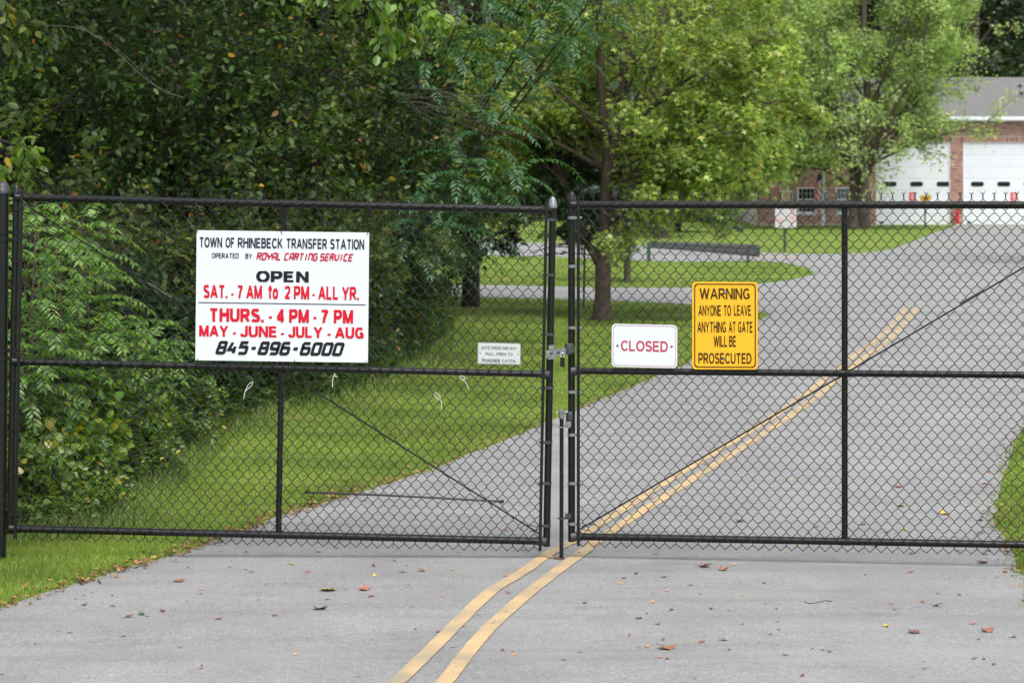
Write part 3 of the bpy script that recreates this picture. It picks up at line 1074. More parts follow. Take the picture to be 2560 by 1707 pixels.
bigtext('ROYAL', 722, 980, 300, 84, M['ink_crimson'], stroke=(1.55, .28, 1.9))
bigtext('CARTING', 1015, 1378, 300, 84, M['ink_crimson'], stroke=(1.55, .28, 1.9))
bigtext('SERVICE', 1397, 1752, 300, 84, M['ink_crimson'], stroke=(1.55, .28, 1.9))
bigtext('OPEN', 722, 1280, 496, 116, K, .05)
refx = 165
for wd, a, b in (('SAT.', 165, 420), ('7', 528, 583), ('AM', 618, 785), ('to', 853, 957), ('2', 1025, 1085), ('PM', 1122, 1285), ('ALL', 1380, 1590), ('YR.', 1632, 1812)):
    bigtext(wd, a, b, 643, 140, RD, .042)
dash(458, 485, 742, 20, RD); dash(1318, 1343, 735, 20, RD)
refx = 108
dash(108, 1882, 831, 9, NV)
refx = 235
for wd, a, b in (('THURS.', 235, 805), ('4', 938, 1018), ('PM', 1072, 1282), ('7', 1415, 1490), ('PM', 1545, 1750)):
    bigtext(wd, a, b, 890, 142, RD, .05)
dash(855, 890, 980, 24, RD); dash(1328, 1362, 980, 24, RD)
refx = 118
for wd, a, b in (('MAY', 118, 425), ('JUNE', 553, 938), ('JULY', 1062, 1425), ('AUG', 1558, 1862)):
    bigtext(wd, a, b, 1071, 118, RD, .045)
for a, b in ((475, 508), (985, 1018), (1478, 1512)):
    dash(a, b, 1152, 22, RD)
refx = 290
bigtext('845-896-6000', 290, 1662, 1235, 146, K, stroke=(1.75, .30, 2.2))
# tie wires that hold the board
for x, y, dy in ((92, 60, 1), (985, 78, 1), (1908, 92, 1), (102, 1446, -1), (1130, 1460, -1), (1888, 1470, -1)):
    m_ = MB()
    a_ = LPX(470 + x / S, 560 + y / S, .0)
    sx = -.006 if x > 1500 else .008
    m_.tube([a_ + Vector((-.004, .002, .008 * dy)), a_ + Vector((0, -.008, .002 * dy)), a_ + Vector((sx * .5 if dy > 0 else 0, -.009, -.008 * dy)), a_ + Vector((sx if dy > 0 else .001, -.007, -.014 * dy))], .0017, 5)
    m_.build('tie_wire', M['wire'], big)

fr = Face(RPX, 0, 0)
C6 = lambda x, y: (1660 + x / 2.6133, 440 + y / 2.6133)
x0, y0 = 1730.3, 704.2
warn = sign_board('warning_sign', 'yellow metal sign reading WARNING ANYONE TO LEAVE ANYTHING AT GATE WILL BE PROSECUTED', 'sign', RPX,
                  rrect(164.3, 218.8, 10), M['yellow'], x0, y0, .004, 0, 218.8, .003)
fr.slope = .004
fr.put(ring_mesh(154, 209.5, 9, 2.6), x0 + 5.2, y0 + 4.8, 154, 209.5, M['ink_brown'], warn, name='border', d=.0045)
for wd, xl, xr, a, b in (('WARNING', 232, 560, 733, 804), ('ANYONE', 225, 372, 843, 913), ('TO', 391, 438, 843, 913), ('LEAVE', 457, 568, 843, 912), ('ANYTHING', 218, 405, 951, 1022), ('AT', 423, 467, 951, 1022), ('GATE', 484, 578, 951, 1022), ('WILL', 325, 412, 1044, 1115), ('BE', 425, 470, 1044, 1115), ('PROSECUTED', 225, 572, 1155, 1225)):
    x, y = C6(xl, a)
    fr.put(text_mesh(wd, .018), x, y, (xr - xl) / 2.6133, (b - a) / 2.6133, M['ink_brown'], warn, d=.0045)
for bx, by in ((400, 757), (395, 1192)):
    x, y = C6(bx, by)
    m_ = MB()
    m_.lathe(RPX(x, y, .004), (0, -1, 0), [(0, .007), (.003, .007), (.005, .004)], 10)
    m_.build('bolt', M['galv'], warn)

C5 = lambda x, y: (900 + x / 2.6133, 440 + y / 2.6133)
x0, y0 = C5(1645, 964)
closed = sign_board('closed_sign', 'white metal sign with red letters reading CLOSED', 'sign', RPX, rrect(164, 107.5, 11), M['white'], x0, y0, .022, -.005, 107.5, .003)
fr.slope, fr.lean = .022, -.005
fr.put(ring_mesh(157, 100.5, 9, .9), x0 + 3.5, y0 + 3.5, 157, 100.5, M['ink_crimson'], closed, name='border', d=.0045)
x, y = C5(1705, 1073)
fr.put(text_mesh('CLOSED', .010), x, y, 307 / 2.6133, 68 / 2.6133, M['ink_crimson'], closed, d=.0045)
for bx, by in ((1683, 1107), (2036, 1114)):
    x, y = C5(bx, by)
    m_ = MB()
    m_.lathe(RPX(x, y, .004), (0, -1, 0), [(0, .0065), (.002, .0065), (.004, .003)], 10)
    m_.build('bolt', M['ink_grey'], closed)

x0, y0 = C5(768, 1085)
plq = sign_board('gate_plaque', 'small silver plaque reading GATE OPENS ONE WAY PULL OPEN TO ROADSIDE CATCH', 'sign', LPX, [(0, 0), (108.5, 0), (108.5, 54.5), (0, 54.5)], M['alu_edge'], x0, y0, .025, -.01, 54.5, .003)
fp = Face(LPX, .025, -.01)
fp.rect(x0 + 2.2, y0 + 2.2, 104, 50, M['alu'], plq, name='face', d=.0042)
for wd, xl, xr, a, b in (('GATE OPENS ONE WAY', 793, 1027, 1110, 1131), ('PULL OPEN TO', 820, 997, 1151, 1171), ('ROADSIDE CATCH.', 797, 1018, 1193, 1214)):
    x, y = C5(xl, a)
    fp.put(text_mesh(wd, .01), x, y, (xr - xl) / 2.6133, (b - a) / 2.6133, M['ink_grey'] if wd[0] != 'R' else M['ink_navy'], plq, d=.0058)
for bx, by in ((785, 1157), (1032, 1164)):
    x, y = C5(bx, by)
    m_ = MB()
    m_.lathe(LPX(x, y, .004), (0, -1, 0), [(0, .004), (.003, .003)], 8)
    m_.build('bolt', M['rust'], plq)

# loose pale ties left in the mesh
def loose_tie(label, pts):
    P = [LPX(x, y, .002 + .004 * (i % 2)) for i, (x, y) in enumerate(catmull(pts, 4))]
    m_ = MB()
    m_.tube(P, .0017, 5)
    tag(m_.build('wire_tie', M['tie'], smooth=True, origin=P[0]), label, 'wire tie', 'pale loose ties on the left gate leaf')
    ORIGIN.pop('x', None)
def loose_tie_fix(label, pts):
    P = [LPX(x, y, .004 + .004 * (i % 2)) for i, (x, y) in enumerate(catmull(pts, 4))]
    m_ = MB()
    m_.tube(P, .0017, 5)
    o = m_.build('wire_tie', M['tie'], smooth=True, origin=P[0])
    tag(o, label, 'wire tie', 'pale loose ties on the left gate leaf')
C8 = lambda x, y: (560 + x / 3.0947, 900 + y / 3.0947)
loose_tie_fix('pale looped tie left of the left leaf upright, below the big board', [C8(*q) for q in ((152, 302), (165, 240), (185, 195), (218, 168), (215, 195), (180, 225), (160, 250))])
loose_tie_fix('small pale hooked tie hanging just under the middle rail, right of the upright', [C8(*q) for q in ((838, 212), (840, 160), (850, 120), (862, 105), (855, 125), (878, 128))])
loose_tie_fix('large pale looped tie low in the mesh, below the plaque', [C8(*q) for q in ((1682, 385), (1680, 320), (1650, 295), (1628, 270), (1638, 250), (1665, 272), (1676, 300))])
loose_tie_fix('pale looped tie hanging right under the middle rail below the silver plaque', [C8(*q) for q in ((1892, 225), (1876, 180), (1850, 150), (1828, 140), (1832, 122), (1858, 130), (1862, 150), (1842, 152))])

# ------------------------------------------------------------------ foliage helpers
TEMPL = {
    'ovate': (np.array([(0, 0, 0), (.28, .26, .05), (.68, .22, .04), (1, 0, -.05), (.68, -.22, .04), (.28, -.26, .05)]), np.array([(0, 1, 2, 3), (0, 3, 4, 5)])),
    'lance': (np.array([(0, 0, 0), (.35, .16, .03), (1, 0, -.06), (.35, -.16, .03)]), np.array([(0, 1, 2), (0, 2, 3)])),
    'maple': (np.array([(0, 0, 0), (.42, -.17, .03), (1, 0, -.08), (.42, .17, .03), (.18, .22, .02), (.52, .58, -.06), (.50, .22, 0), (.18, -.22, .02), (.50, -.22, 0), (.52, -.58, -.06)]), np.array([(0, 1, 2, 3), (0, 6, 5, 4), (0, 7, 9, 8)])),
    'heart': (np.array([(0, 0, 0), (.10, .38, .06), (.55, .36, .04), (1, 0, -.06), (.55, -.36, .04), (.10, -.38, .06)]), np.array([(0, 3, 2, 1), (0, 5, 4, 3)])),
    'clump': (np.array([(0, 0, 0), (.45, .30, .08), (1, .05, -.1), (.5, -.28, .06)]), np.array([(0, 1, 2), (0, 2, 3)])),
}
def unit(a):
    return a / np.maximum(np.linalg.norm(a, axis=1, keepdims=True), 1e-9)

def leaves(pos, d, nrm, size, templ):
    tv, tf = TEMPL[templ]
    d = unit(d)
    s = unit(np.cross(nrm, d))
    n = np.cross(d, s)
    sz = size[:, None]
    v = np.stack([pos + sz * (d * a + s * b + n * c) for a, b, c in tv], axis=1)
    k = len(tv)
    f = (tf[None] + (np.arange(len(pos)) * k)[:, None, None]).reshape(-1, tf.shape[1])
    return v.reshape(-1, 3), f

class Tree:
    def __init__(self, seed):
        self.r = np.random.default_rng(seed)
        self.wood = MB()
        self.tw = []          # (p, d, length)
    def branch(self, p, d, L, rad, level, maxl, P):
        r = self.r
        n = 5 if level < maxl else 3
        pts = [np.array(p, float)]
        d = np.array(d, float)
        d /= np.linalg.norm(d)
        ds = [d.copy()]
        for i in range(n):
            d = d + r.normal(0, P['wander'], 3) + np.array((0, 0, P['lift'][min(level, len(P['lift']) - 1)])) / n
            d /= np.linalg.norm(d)
            pts.append(pts[-1] + d * L / n)
            ds.append(d.copy())
        rs = [max(rad * (1 - .8 * i / n), P['rmin']) for i in range(n + 1)]
        self.wood.tube([Vector(q) for q in pts], rs, 6 if level <= 1 else 4, caps=False)
        if level == maxl:
            self.tw.append((pts, ds, L))
            return
        self.spawn(pts, ds, L, rad, level, maxl, P, P['kids'][level])
    def spawn(self, pts, ds, L, rad, level, maxl, P, nk, t0=None, lf=None):
        r = self.r
        n = len(pts) - 1
        t0 = P['t0'][level] if t0 is None else t0
        for k in range(nk):
            t = t0 + (1 - t0) * (k + r.uniform(0, 1)) / nk
            i = min(int(t * n), n - 1)
            q = pts[i] + (pts[i + 1] - pts[i]) * (t * n - i)
            dd = ds[i]
            ang = r.uniform(0, 2 * math.pi)
            a = np.cross(dd, (0, 0, 1) if abs(dd[2]) < .9 else (1, 0, 0))
            a /= np.linalg.norm(a)
            b = np.cross(dd, a)
            side = a * math.cos(ang) + b * math.sin(ang)
            if level > 0:
                side[2] *= P.get('flat', .6)
            sp = P['spread'][level] * r.uniform(.75, 1.25)
            nd = dd * math.cos(sp) + side / np.linalg.norm(side) * math.sin(sp)
            l2 = (lf(t, q) if lf else L * P['ratio'][level] * (1 - .45 * t)) * r.uniform(.75, 1.2)
            self.branch(q, nd, l2, rad * (1 - .75 * t) * .5 + P['rmin'], level + 1, maxl, P)
    def stem(self, pts, radii, nk, P, lf, t0):
        pts = [np.array(q, float) for q in pts]
        fine = [np.array(q) for q in catmull(pts, 4)]
        m = len(fine)
        rr = list(np.interp(np.linspace(0, 1, m), np.linspace(0, 1, len(radii)), radii))
        self.wood.tube([Vector(q) for q in fine], rr, 10, caps=False)
        ds = [fine[min(i + 1, m - 1)] - fine[max(i - 1, 0)] for i in range(m)]
        ds = [x / np.linalg.norm(x) for x in ds]
        self.spawn(fine, ds, 1, radii[len(radii) // 2], 0, P['max'], P, nk, t0, lf)
    def leaf_cloud(self, per, size, templ, spread=.06, droop=.35, up=.8, jitter=.3, nz=.55):
        r = self.r
        N = len(self.tw)
        if N == 0:
            return np.zeros((0, 3)), np.zeros((0, 4), int)
        P = np.array([[q for q in t[0]] for t in self.tw])         # N x (n+1) x 3
        D = np.array([[q for q in t[1]] for t in self.tw])
        n = P.shape[1] - 1
        T = r.uniform(.08, 1.0, (N, per)) * n
        i = np.minimum(T.astype(int), n - 1)
        fr_ = (T - i)[..., None]
        idx = np.arange(N)[:, None]
        pos = P[idx, i] * (1 - fr_) + P[idx, i + 1] * fr_
        dd = D[idx, i]
        pos = pos.reshape(-1, 3)
        dd = dd.reshape(-1, 3)
        m = len(pos)
        rnd = r.normal(0, 1, (m, 3))
        rnd[:, 2] *= .6
        d = dd * .5 + unit(rnd) * .9
        d[:, 2] -= droop
        pos = pos + r.normal(0, spread, (m, 3))
        nr = r.normal(0, nz, (m, 3))
        nr[:, 2] += up
        sz = size * r.uniform(1 - jitter, 1 + jitter, m)
        return leaves(pos, d, unit(nr), sz, templ)

def finish_tree(t, T, bark, cloud, leafm, shift=(0, 0, 0)):
    o = ORIGIN[t.name]
    tr_ = T.wood.build('trunk', bark, t, smooth=True)
    v, f = cloud
    me = np_mesh('crown', v - np.array(o), f)
    cr = link_mesh('crown', me, leafm, t)
    return tr_, cr

PBASE = dict(max=3, wander=.13, lift=[.25, .15, -.1, -.25], rmin=.004, kids=[9, 7, 6], t0=[.3, .25, .2], spread=[1.0, .8, .8], ratio=[.5, .5, .55])
def PP(**k):
    d = dict(PBASE)
    d.update(k)
    return d

# ------------------------------------------------------------------ fire house
BY = 97.0
BZ = gz(BY)
BS = F / BY
bx = lambda px: (px - 1280) / BS
bz = lambda py: EYE - (py - HORIZON) / BS
fh = thing('fire_station', 'red brick building with grey shingled roof and tall white garage doors', 'building', (bx(2190), BY, BZ))
x_l, x_r = bx(1893), bx(2900)
eave = bz(300)
doors = [(2190, 2376), (2408, 2594), (2626, 2812)]
dt, db_ = bz(356), BZ
wins = [(1993.5, 2040), (2090, 2137)]
wt, wb = bz(469), bz(533)
opens = [(bx(a), bx(b), db_, dt) for a, b in doors] + [(bx(a), bx(b), wb, wt) for a, b in wins]
# wall core pieces round the openings
m_ = MB()
xs = sorted(set([x_l, x_r] + [v_ for o_ in opens for v_ in o_[:2]]))
for a, b in zip(xs[:-1], xs[1:]):
    mid_ = (a + b) / 2
    cuts = [(o_[2], o_[3]) for o_ in opens if o_[0] < mid_ < o_[1]]
    if not cuts:
        m_.box((a, BY, BZ - .3), (b, BY + .3, eave))
    else:
        lo, hi = cuts[0]
        if lo > BZ + .05:
            m_.box((a, BY, BZ - .3), (b, BY + .3, lo))
        m_.box((a, BY, hi), (b, BY + .3, eave))
m_.box((x_l, BY + .3, BZ - .3), (x_l + .3, BY + 12, eave))
m_.box((x_r - .3, BY + .3, BZ - .3), (x_r, BY + 12, eave))
m_.box((x_l, BY + 12, BZ - .3), (x_r, BY + 12.3, eave))
m_.build('wall', M['mortar'], fh)
m_ = MB()
m_.box((x_l + .32, BY + 1.5, BZ - .1), (x_r - .32, BY + 1.6, eave - .1))
m_.build('inner_wall', M['soffit'], fh)
# bricks
bm = MB()
br_ = random.Random(5)
BH, BL, MJ = .0545, .199, .0135
def brick(x0, x1, z0, z1, Yf=None):
    p = br_.uniform(.009, .014)
    y = BY - p
    bm.add([(x0, y, z0), (x1, y, z0), (x1, y, z1), (x0, y, z1), (x0, BY, z0), (x1, BY, z0), (x1, BY, z1), (x0, BY, z1)],
           [(0, 1, 2, 3), (0, 4, 5, 1), (1, 5, 6, 2), (2, 6, 7, 3), (3, 7, 4, 0)])
sold = [(bx(2186), bx(2816), bz(356), bz(343))] + [(bx(a) - .12, bx(b) + .12, wt, bz(455)) for a, b in wins]
row = 0
z = BZ + .01
avoid = opens + sold + [(bx(a) - .08, bx(b) + .08, wb - .11, wb) for a, b in wins]
while z < eave - .06:
    x = x_l + (-.1065 if row % 2 else 0)
    z1 = z + BH
    blocks = [(o_[0], o_[1]) for o_ in avoid if o_[2] - .005 < (z + z1) / 2 < o_[3] + .005]
    while x < x_r:
        a, b = max(x, x_l), min(x + BL, x_r)
        segs = [(a, b)]
        for (p0, p1) in blocks:
            ns = []
            for (s0, s1) in segs:
                if s1 <= p0 or s0 >= p1:
                    ns.append((s0, s1))
                else:
                    if s0 < p0 - .015: ns.append((s0, p0 - .002))
                    if s1 > p1 + .015: ns.append((p1 + .002, s1))
            segs = ns
        for s0, s1 in segs:
            if s1 - s0 > .015:
                brick(s0, s1, z, z1)
        x += BL + MJ
    z += BH + MJ
    row += 1
for (a, b, lo, hi) in sold:
    x = a
    while x < b - .05:
        brick(x, x + .058, lo + .004, hi - .004)
        x += .068
bk = bm.build('bricks', M['brick'], fh)
bk['kind'] = 'stuff'
# concrete base strip
m_ = MB()
m_.box((x_l - .05, BY - .05, BZ - .2), (bx(2186), BY - .016, BZ + .035))
m_.build('plinth', M['concrete'], fh)
# garage doors
for di, (a, b) in enumerate(doors):
    xa, xb = bx(a) + .03, bx(b) - .03
    fr_m = MB()
    fr_m.box((bx(a), BY + .02, db_), (bx(a) + .05, BY + .14, dt))
    fr_m.box((bx(b) - .05, BY + .02, db_), (bx(b), BY + .14, dt))
    fr_m.box((bx(a) + .05, BY + .02, dt - .05), (bx(b) - .05, BY + .14, dt))
    door = fr_m.build('garage_door', M['whitepaint'], fh)
    ns = 7
    zz = np.linspace(db_ + .01, dt - .05, ns + 1)
    wl_ = []
    for j in range(3):
        c = a + (b - a) * (.17 + .31 * j)
        c = [2218 + 66 * j + (a - 2190), ][0] + 8
        wl_.append((bx(c - 16), bx(c + 16)))
    wz0, wz1 = bz(466), bz(454.5)
    for k in range(ns):
        p_ = MB()
        z0_, z1_ = zz[k] + .004, zz[k + 1] - .004
        p_.box((xa + .02, BY + .06, z0_), (xb - .02, BY + .11, z1_))
        # pressed ribs
        nr = 3
        for q in range(1, nr):
            zc = z0_ + (z1_ - z0_) * q / nr
            if wz0 - .05 < zc < wz1 + .05:
                continue
            p_.box((xa + .02, BY + .052, zc - .004), (xb - .02, BY + .060, zc + .004))
        p_.build('panel', M['whitepaint'], door)
    for (w0, w1) in wl_:
        h = wz1 - wz0
        out = []
        r_ = h * .42
        for cx, cz, a0 in ((w1 - r_, wz0 + r_, -90), (w1 - r_, wz1 - r_, 0), (w0 + r_, wz1 - r_, 90), (w0 + r_, wz0 + r_, 180)):
            for k in range(5):
                th = math.radians(a0 + 90 * k / 4)
                out.append((cx + r_ * math.cos(th), cz + r_ * math.sin(th)))
        p_ = MB()
        p_.prism(out, lambda u, v_, d: Vector((u, BY + .048 - d, v_)), 0, .012)
        p_.build('door_window', M['glass'], door)
    p_ = MB()
    hx = bx(a + 15)
    p_.box((hx - .08, BY + .02, bz(558)), (hx + .08, BY + .05, bz(554)))
    p_.build('handle', M['ink_black'], door)
# windows
for wi, (a, b) in enumerate(wins):
    xa, xb = bx(a), bx(b)
    f_ = MB()
    t_ = .055
    f_.box((xa, BY - .02, wb), (xa + t_, BY + .12, wt))
    f_.box((xb - t_, BY - .02, wb), (xb, BY + .12, wt))
    f_.box((xa + t_, BY - .02, wt - t_), (xb - t_, BY + .12, wt))
    f_.box((xa + t_, BY - .02, wb), (xb - t_, BY + .12, wb + t_ * 1.1))
    win = f_.build('window', M['whitepaint'], fh)
    zm = bz(499)
    f_ = MB()
    f_.box((xa + t_, BY + .01, zm - .025), (xb - t_, BY + .08, zm + .025))
    for j in range(1, 4):
        xx = xa + t_ + (xb - xa - 2 * t_) * j / 4
        f_.box((xx - .006, BY + .03, wb + .08), (xx + .006, BY + .06, zm - .026))
        f_.box((xx - .006, BY + .03, zm + .026), (xx + .006, BY + .06, wt - t_))
    for zc in ((wb + zm) / 2, (wt + zm) / 2):
        f_.box((xa + t_, BY + .035, zc - .006), (xb - t_, BY + .055, zc + .006))
    f_.build('glazing_bars', M['whitepaint'] if wi == 0 else M['whitepaint'], win)
    f_ = MB()
    f_.box((xa + t_, BY + .07, wb + .07), (xb - t_, BY + .08, wt - t_))
    f_.build('pane', M['glass'] if wi == 0 else M['blind'], win)
    f_ = MB()
    f_.box((xa - .06, BY - .06, wb - .07), (xb + .06, BY + .0, wb - .002))
    f_.build('sill', M['whitepaint'], win)
# roof with fascia and gutter
ridge_y, ridge_z = BY + 6.15, EYE + (HORIZON - 197) / F * (BY + 6.15)
ov = .45
ez = eave + .08
m_ = MB()
for (ya, za, yb, zb) in ((BY - ov, ez, ridge_y, ridge_z), (BY + 12.3 + ov, ez, ridge_y, ridge_z)):
    m_.add([(x_l - .4, ya, za + .06), (x_r + .4, ya, za + .06), (x_r + .4, yb, zb + .06), (x_l - .4, yb, zb + .06),
            (x_l - .4, ya, za), (x_r + .4, ya, za), (x_r + .4, yb, zb), (x_l - .4, yb, zb)],
           [(0, 1, 2, 3), (7, 6, 5, 4), (0, 4, 5, 1), (1, 5, 6, 2), (0, 3, 7, 4)])
roof = m_.build('roof', M['shingle'], fh)
# shingle courses: thin butt edges
m_ = MB()
nc = 38
for k in range(nc):
    t0_ = k / nc
    y_ = (BY - ov) + (ridge_y - BY + ov) * t0_
    z_ = ez + .06 + (ridge_z - ez) * t0_
    y2 = y_ + (ridge_y - BY + ov) / nc * .96
    z2 = z_ + (ridge_z - ez) / nc * .96
    m_.add([(x_l - .4, y_, z_ + .010), (x_r + .4, y_, z_ + .010), (x_r + .4, y2, z2 + .003), (x_l - .4, y2, z2 + .003), (x_l - .4, y_, z_ + .0005), (x_r + .4, y_, z_ + .0005)], [(0, 1, 2, 3), (4, 5, 1, 0)])
sh = m_.build('shingles', M['shingle'], roof)
sh['kind'] = 'stuff'
for xe in (x_l, x_r - .2):
    m_ = MB()
    m_.add([(xe, BY, eave), (xe, BY + 12.3, eave), (xe, ridge_y, ridge_z - .02), (xe + .2, BY, eave), (xe + .2, BY + 12.3, eave), (xe + .2, ridge_y, ridge_z - .02)],
           [(0, 1, 2), (5, 4, 3), (0, 3, 4, 1), (1, 4, 5, 2), (2, 5, 3, 0)])
    m_.build('gable', M['whitepaint'], fh)
m_ = MB()
m_.box((x_l - .42, BY - ov - .11, ez - .11), (x_r + .42, BY - ov - .003, ez + .05))
m_.box((x_l - .40, BY - ov, ez - .16), (x_r + .40, BY - ov + .025, ez - .003))
m_.build('gutter', M['whitepaint'], fh)
m_ = MB()
m_.box((x_l - .38, BY - ov + .03, ez - .15), (x_r + .38, BY - .002, ez - .12))
m_.build('soffit', M['whitepaint'], fh)

# red signs on the garage doors
for (a, y_, lab) in ((2274, 481, 'small red sign on the left garage door, beside the yellow arrow sign'), (2527, 481, 'small red sign on the right garage door')):
    t = thing('door_sign', lab, 'sign', (bx(a + 8), BY, bz(y_ + 21.5)), 'red signs on the garage doors')
    m_ = MB()
    m_.box((bx(a), BY + .036, bz(y_ + 21.5)), (bx(a + 15.5), BY + .05, bz(y_)))
    m_.build('board', M['redpaint'], t)
    fb = Face(lambda px, py, d: W(px, py, BY + .032 - d))
    for wd, xl, w_, yt in (('USE', 4, 8, 2.2), ('SIDE', 3.4, 8.8, 6.8), ('DOORS', 1.6, 12.4, 11.4)):
        fb.put(text_mesh(wd, .02), a + xl, y_ + yt, w_, 3.4, M['whitepaint'], t, d=0)
    v = np.array([(0, .35), (.55, .35), (.55, 0), (1, .5), (.55, 1), (.55, .65), (0, .65)], float)
    fb.put((v, [(0, 1, 2, 3, 4, 5, 6)]), a + 4.5, y_ + 16.3, 7, 3.2, M['whitepaint'], t, d=0)

# notice case, red bollard, flagpole, small blue sign
t = thing('notice_case', 'white framed notice case with tan panel on the brick wall left of the window', 'notice board', (bx(1967), BY - .1, bz(520)))
m_ = MB()
for bxx in ((1952, 1955.2, 477, 520), (1979, 1982.2, 477, 520), (1955.2, 1979, 477, 480), (1955.2, 1979, 517, 520)):
    m_.box((bx(bxx[0]), BY - .10, bz(bxx[3])), (bx(bxx[1]), BY - .02, bz(bxx[2])))
m_.build('frame', M['whitepaint'], t)
m_ = MB()
m_.box((bx(1955.2), BY - .07, bz(517)), (bx(1979), BY - .03, bz(480)))
m_.build('panel', M['tan'], t)

t = thing('red_pipe', 'red standpipe in front of the brick pier between the garage doors', 'pipe', (bx(2390), BY - .35, BZ))
m_ = MB()
c = Vector((bx(2390), BY - .35, BZ))
m_.tube([c, c + Vector((0, 0, .8))], .075, 14)
m_.build('pipe', M['redpaint'], t, smooth=True)
m_ = MB()
m_.lathe(c + Vector((0, 0, .8)), (0, 0, 1), [(-.01, .085), (.01, .085), (.05, .05), (.07, .01)], 14)
m_.build('cap', M['redpaint'], t, smooth=True)
m_ = MB()
m_.lathe(c, (0, 0, 1), [(0, .13), (.03, .13), (.05, .08)], 12)
m_.build('base_collar', M['concrete'], t)

FY = 94.6
fpx = lambda px: (px - 1280) / F * FY
t = thing('flagpole', 'white flagpole standing between the two windows of the brick building', 'flagpole', (fpx(2058), FY, gz(FY)))
c = Vector((fpx(2057.5), FY, gz(FY)))
m_ = MB()
m_.tube([c, c + Vector((0, 0, 4)), c + Vector((.03, 0, 8.2))], [.08, .066, .04], 14)
m_.build('pole', M['whitepaint'], t, smooth=True)
m_ = MB()
m_.lathe(c + Vector((.03, 0, 8.2)), (0, 0, 1), [(0, .02), (.03, .06), (.07, .075), (.11, .06), (.14, .01)], 12)
m_.build('finial', M['amber'], t, smooth=True)
m_ = MB()
m_.lathe(c, (0, 0, 1), [(0, .12), (.05, .12), (.08, .075)], 12)
m_.build('base_collar', M['concrete'], t)
def flag_mat():
    m, nt, b = new_mat('flag_cloth')
    n = nt.nodes
    l = nt.links
    uv = n.new('ShaderNodeUVMap')
    sp = n.new('ShaderNodeSeparateXYZ')
    l.new(uv.outputs[0], sp.inputs[0])
    mul = n.new('ShaderNodeMath'); mul.operation = 'MULTIPLY'; mul.inputs[1].default_value = 6.5
    l.new(sp.outputs[1], mul.inputs[0])
    frn = n.new('ShaderNodeMath'); frn.operation = 'FRACT'
    l.new(mul.outputs[0], frn.inputs[0])
    gt = n.new('ShaderNodeMath'); gt.operation = 'GREATER_THAN'; gt.inputs[1].default_value = .5
    l.new(frn.outputs[0], gt.inputs[0])
    mx = n.new('ShaderNodeMix'); mx.data_type = 'RGBA'
    mx.inputs[6].default_value = (.55, .03, .06, 1)
    mx.inputs[7].default_value = (.80, .80, .82, 1)
    l.new(gt.outputs[0], mx.inputs[0])
    a1 = n.new('ShaderNodeMath'); a1.operation = 'LESS_THAN'; a1.inputs[1].default_value = .30
    l.new(sp.outputs[0], a1.inputs[0])
    a2 = n.new('ShaderNodeMath'); a2.operation = 'GREATER_THAN'; a2.inputs[1].default_value = -1.0
    l.new(sp.outputs[1], a2.inputs[0])
    a3 = n.new('ShaderNodeMath'); a3.operation = 'MULTIPLY'
    l.new(a1.outputs[0], a3.inputs[0]); l.new(a2.outputs[0], a3.inputs[1])
    mx2 = n.new('ShaderNodeMix'); mx2.data_type = 'RGBA'
    mx2.inputs[7].default_value = (.02, .035, .14, 1)
    l.new(a3.outputs[0], mx2.inputs[0])
    l.new(mx.outputs[2], mx2.inputs[6])
    l.new(mx2.outputs[2], b.inputs['Base Color'])
    b.inputs['Roughness'].default_value = .8
    return m
# the flag hangs limp: its fly edge has fallen down beside the pole
flag_me = bpy.data.meshes.new('flag')
nu, nv = 18, 26
vs, uvs = [], []
top_ = EYE - (428 - HORIZON) / F * FY
for j in range(nv + 1):
    for i in range(nu + 1):
        s_, t_ = i / nu, j / nv
        wdt = .14 + .20 * min(1, t_ * 1.6)
        x = -.055 - s_ * wdt - .04 * t_
        y = -.08 + .045 * math.sin(s_ * 9.5 + t_ * 1.5)
        z = -t_ * (1.15 + .25 * s_) - .10 * s_
        vs.append((x, y, z))
        uvs.append((t_, s_ * .42 + t_ * .62))
fs = [(j * (nu + 1) + i, j * (nu + 1) + i + 1, (j + 1) * (nu + 1) + i + 1, (j + 1) * (nu + 1) + i) for j in range(nv) for i in range(nu)]
flag_me.from_pydata(vs, [], fs)
uvl = flag_me.uv_layers.new(name='UVMap')
for lp in flag_me.loops:
    uvl.data[lp.index].uv = uvs[lp.vertex_index]
flag_me.polygons.foreach_set('use_smooth', [True] * len(fs))
flag = link_mesh('flag', flag_me, flag_mat(), None, origin=Vector((c.x, c.y, top_)))
sd = flag.modifiers.new('thickness', 'SOLIDIFY')
sd.thickness = .004
tag(flag, 'limp red white and blue striped flag hanging on the white pole', 'flag')
t = thing('pole_sign', 'small pale blue sign fixed to the white flagpole below the flag', 'sign', (fpx(2061), FY - .1, EYE - (500 - HORIZON) / F * FY))
m_ = MB()
zt, zb_ = EYE - (475.5 - HORIZON) / F * FY, EYE - (500 - HORIZON) / F * FY
m_.box((fpx(2055.5), FY - .11, zb_), (fpx(2066), FY - .085, zt))
m_.build('board', M['bluepaper'], t, bevel=.005)
m_ = MB()
for k in range(5):
    z_ = zt - .08 - .07 * k
    m_.box((fpx(2057.3), FY - .114, z_), (fpx(2064.2), FY - .111, z_ + .022))
m_.build('print', M['whitepaint'], t)

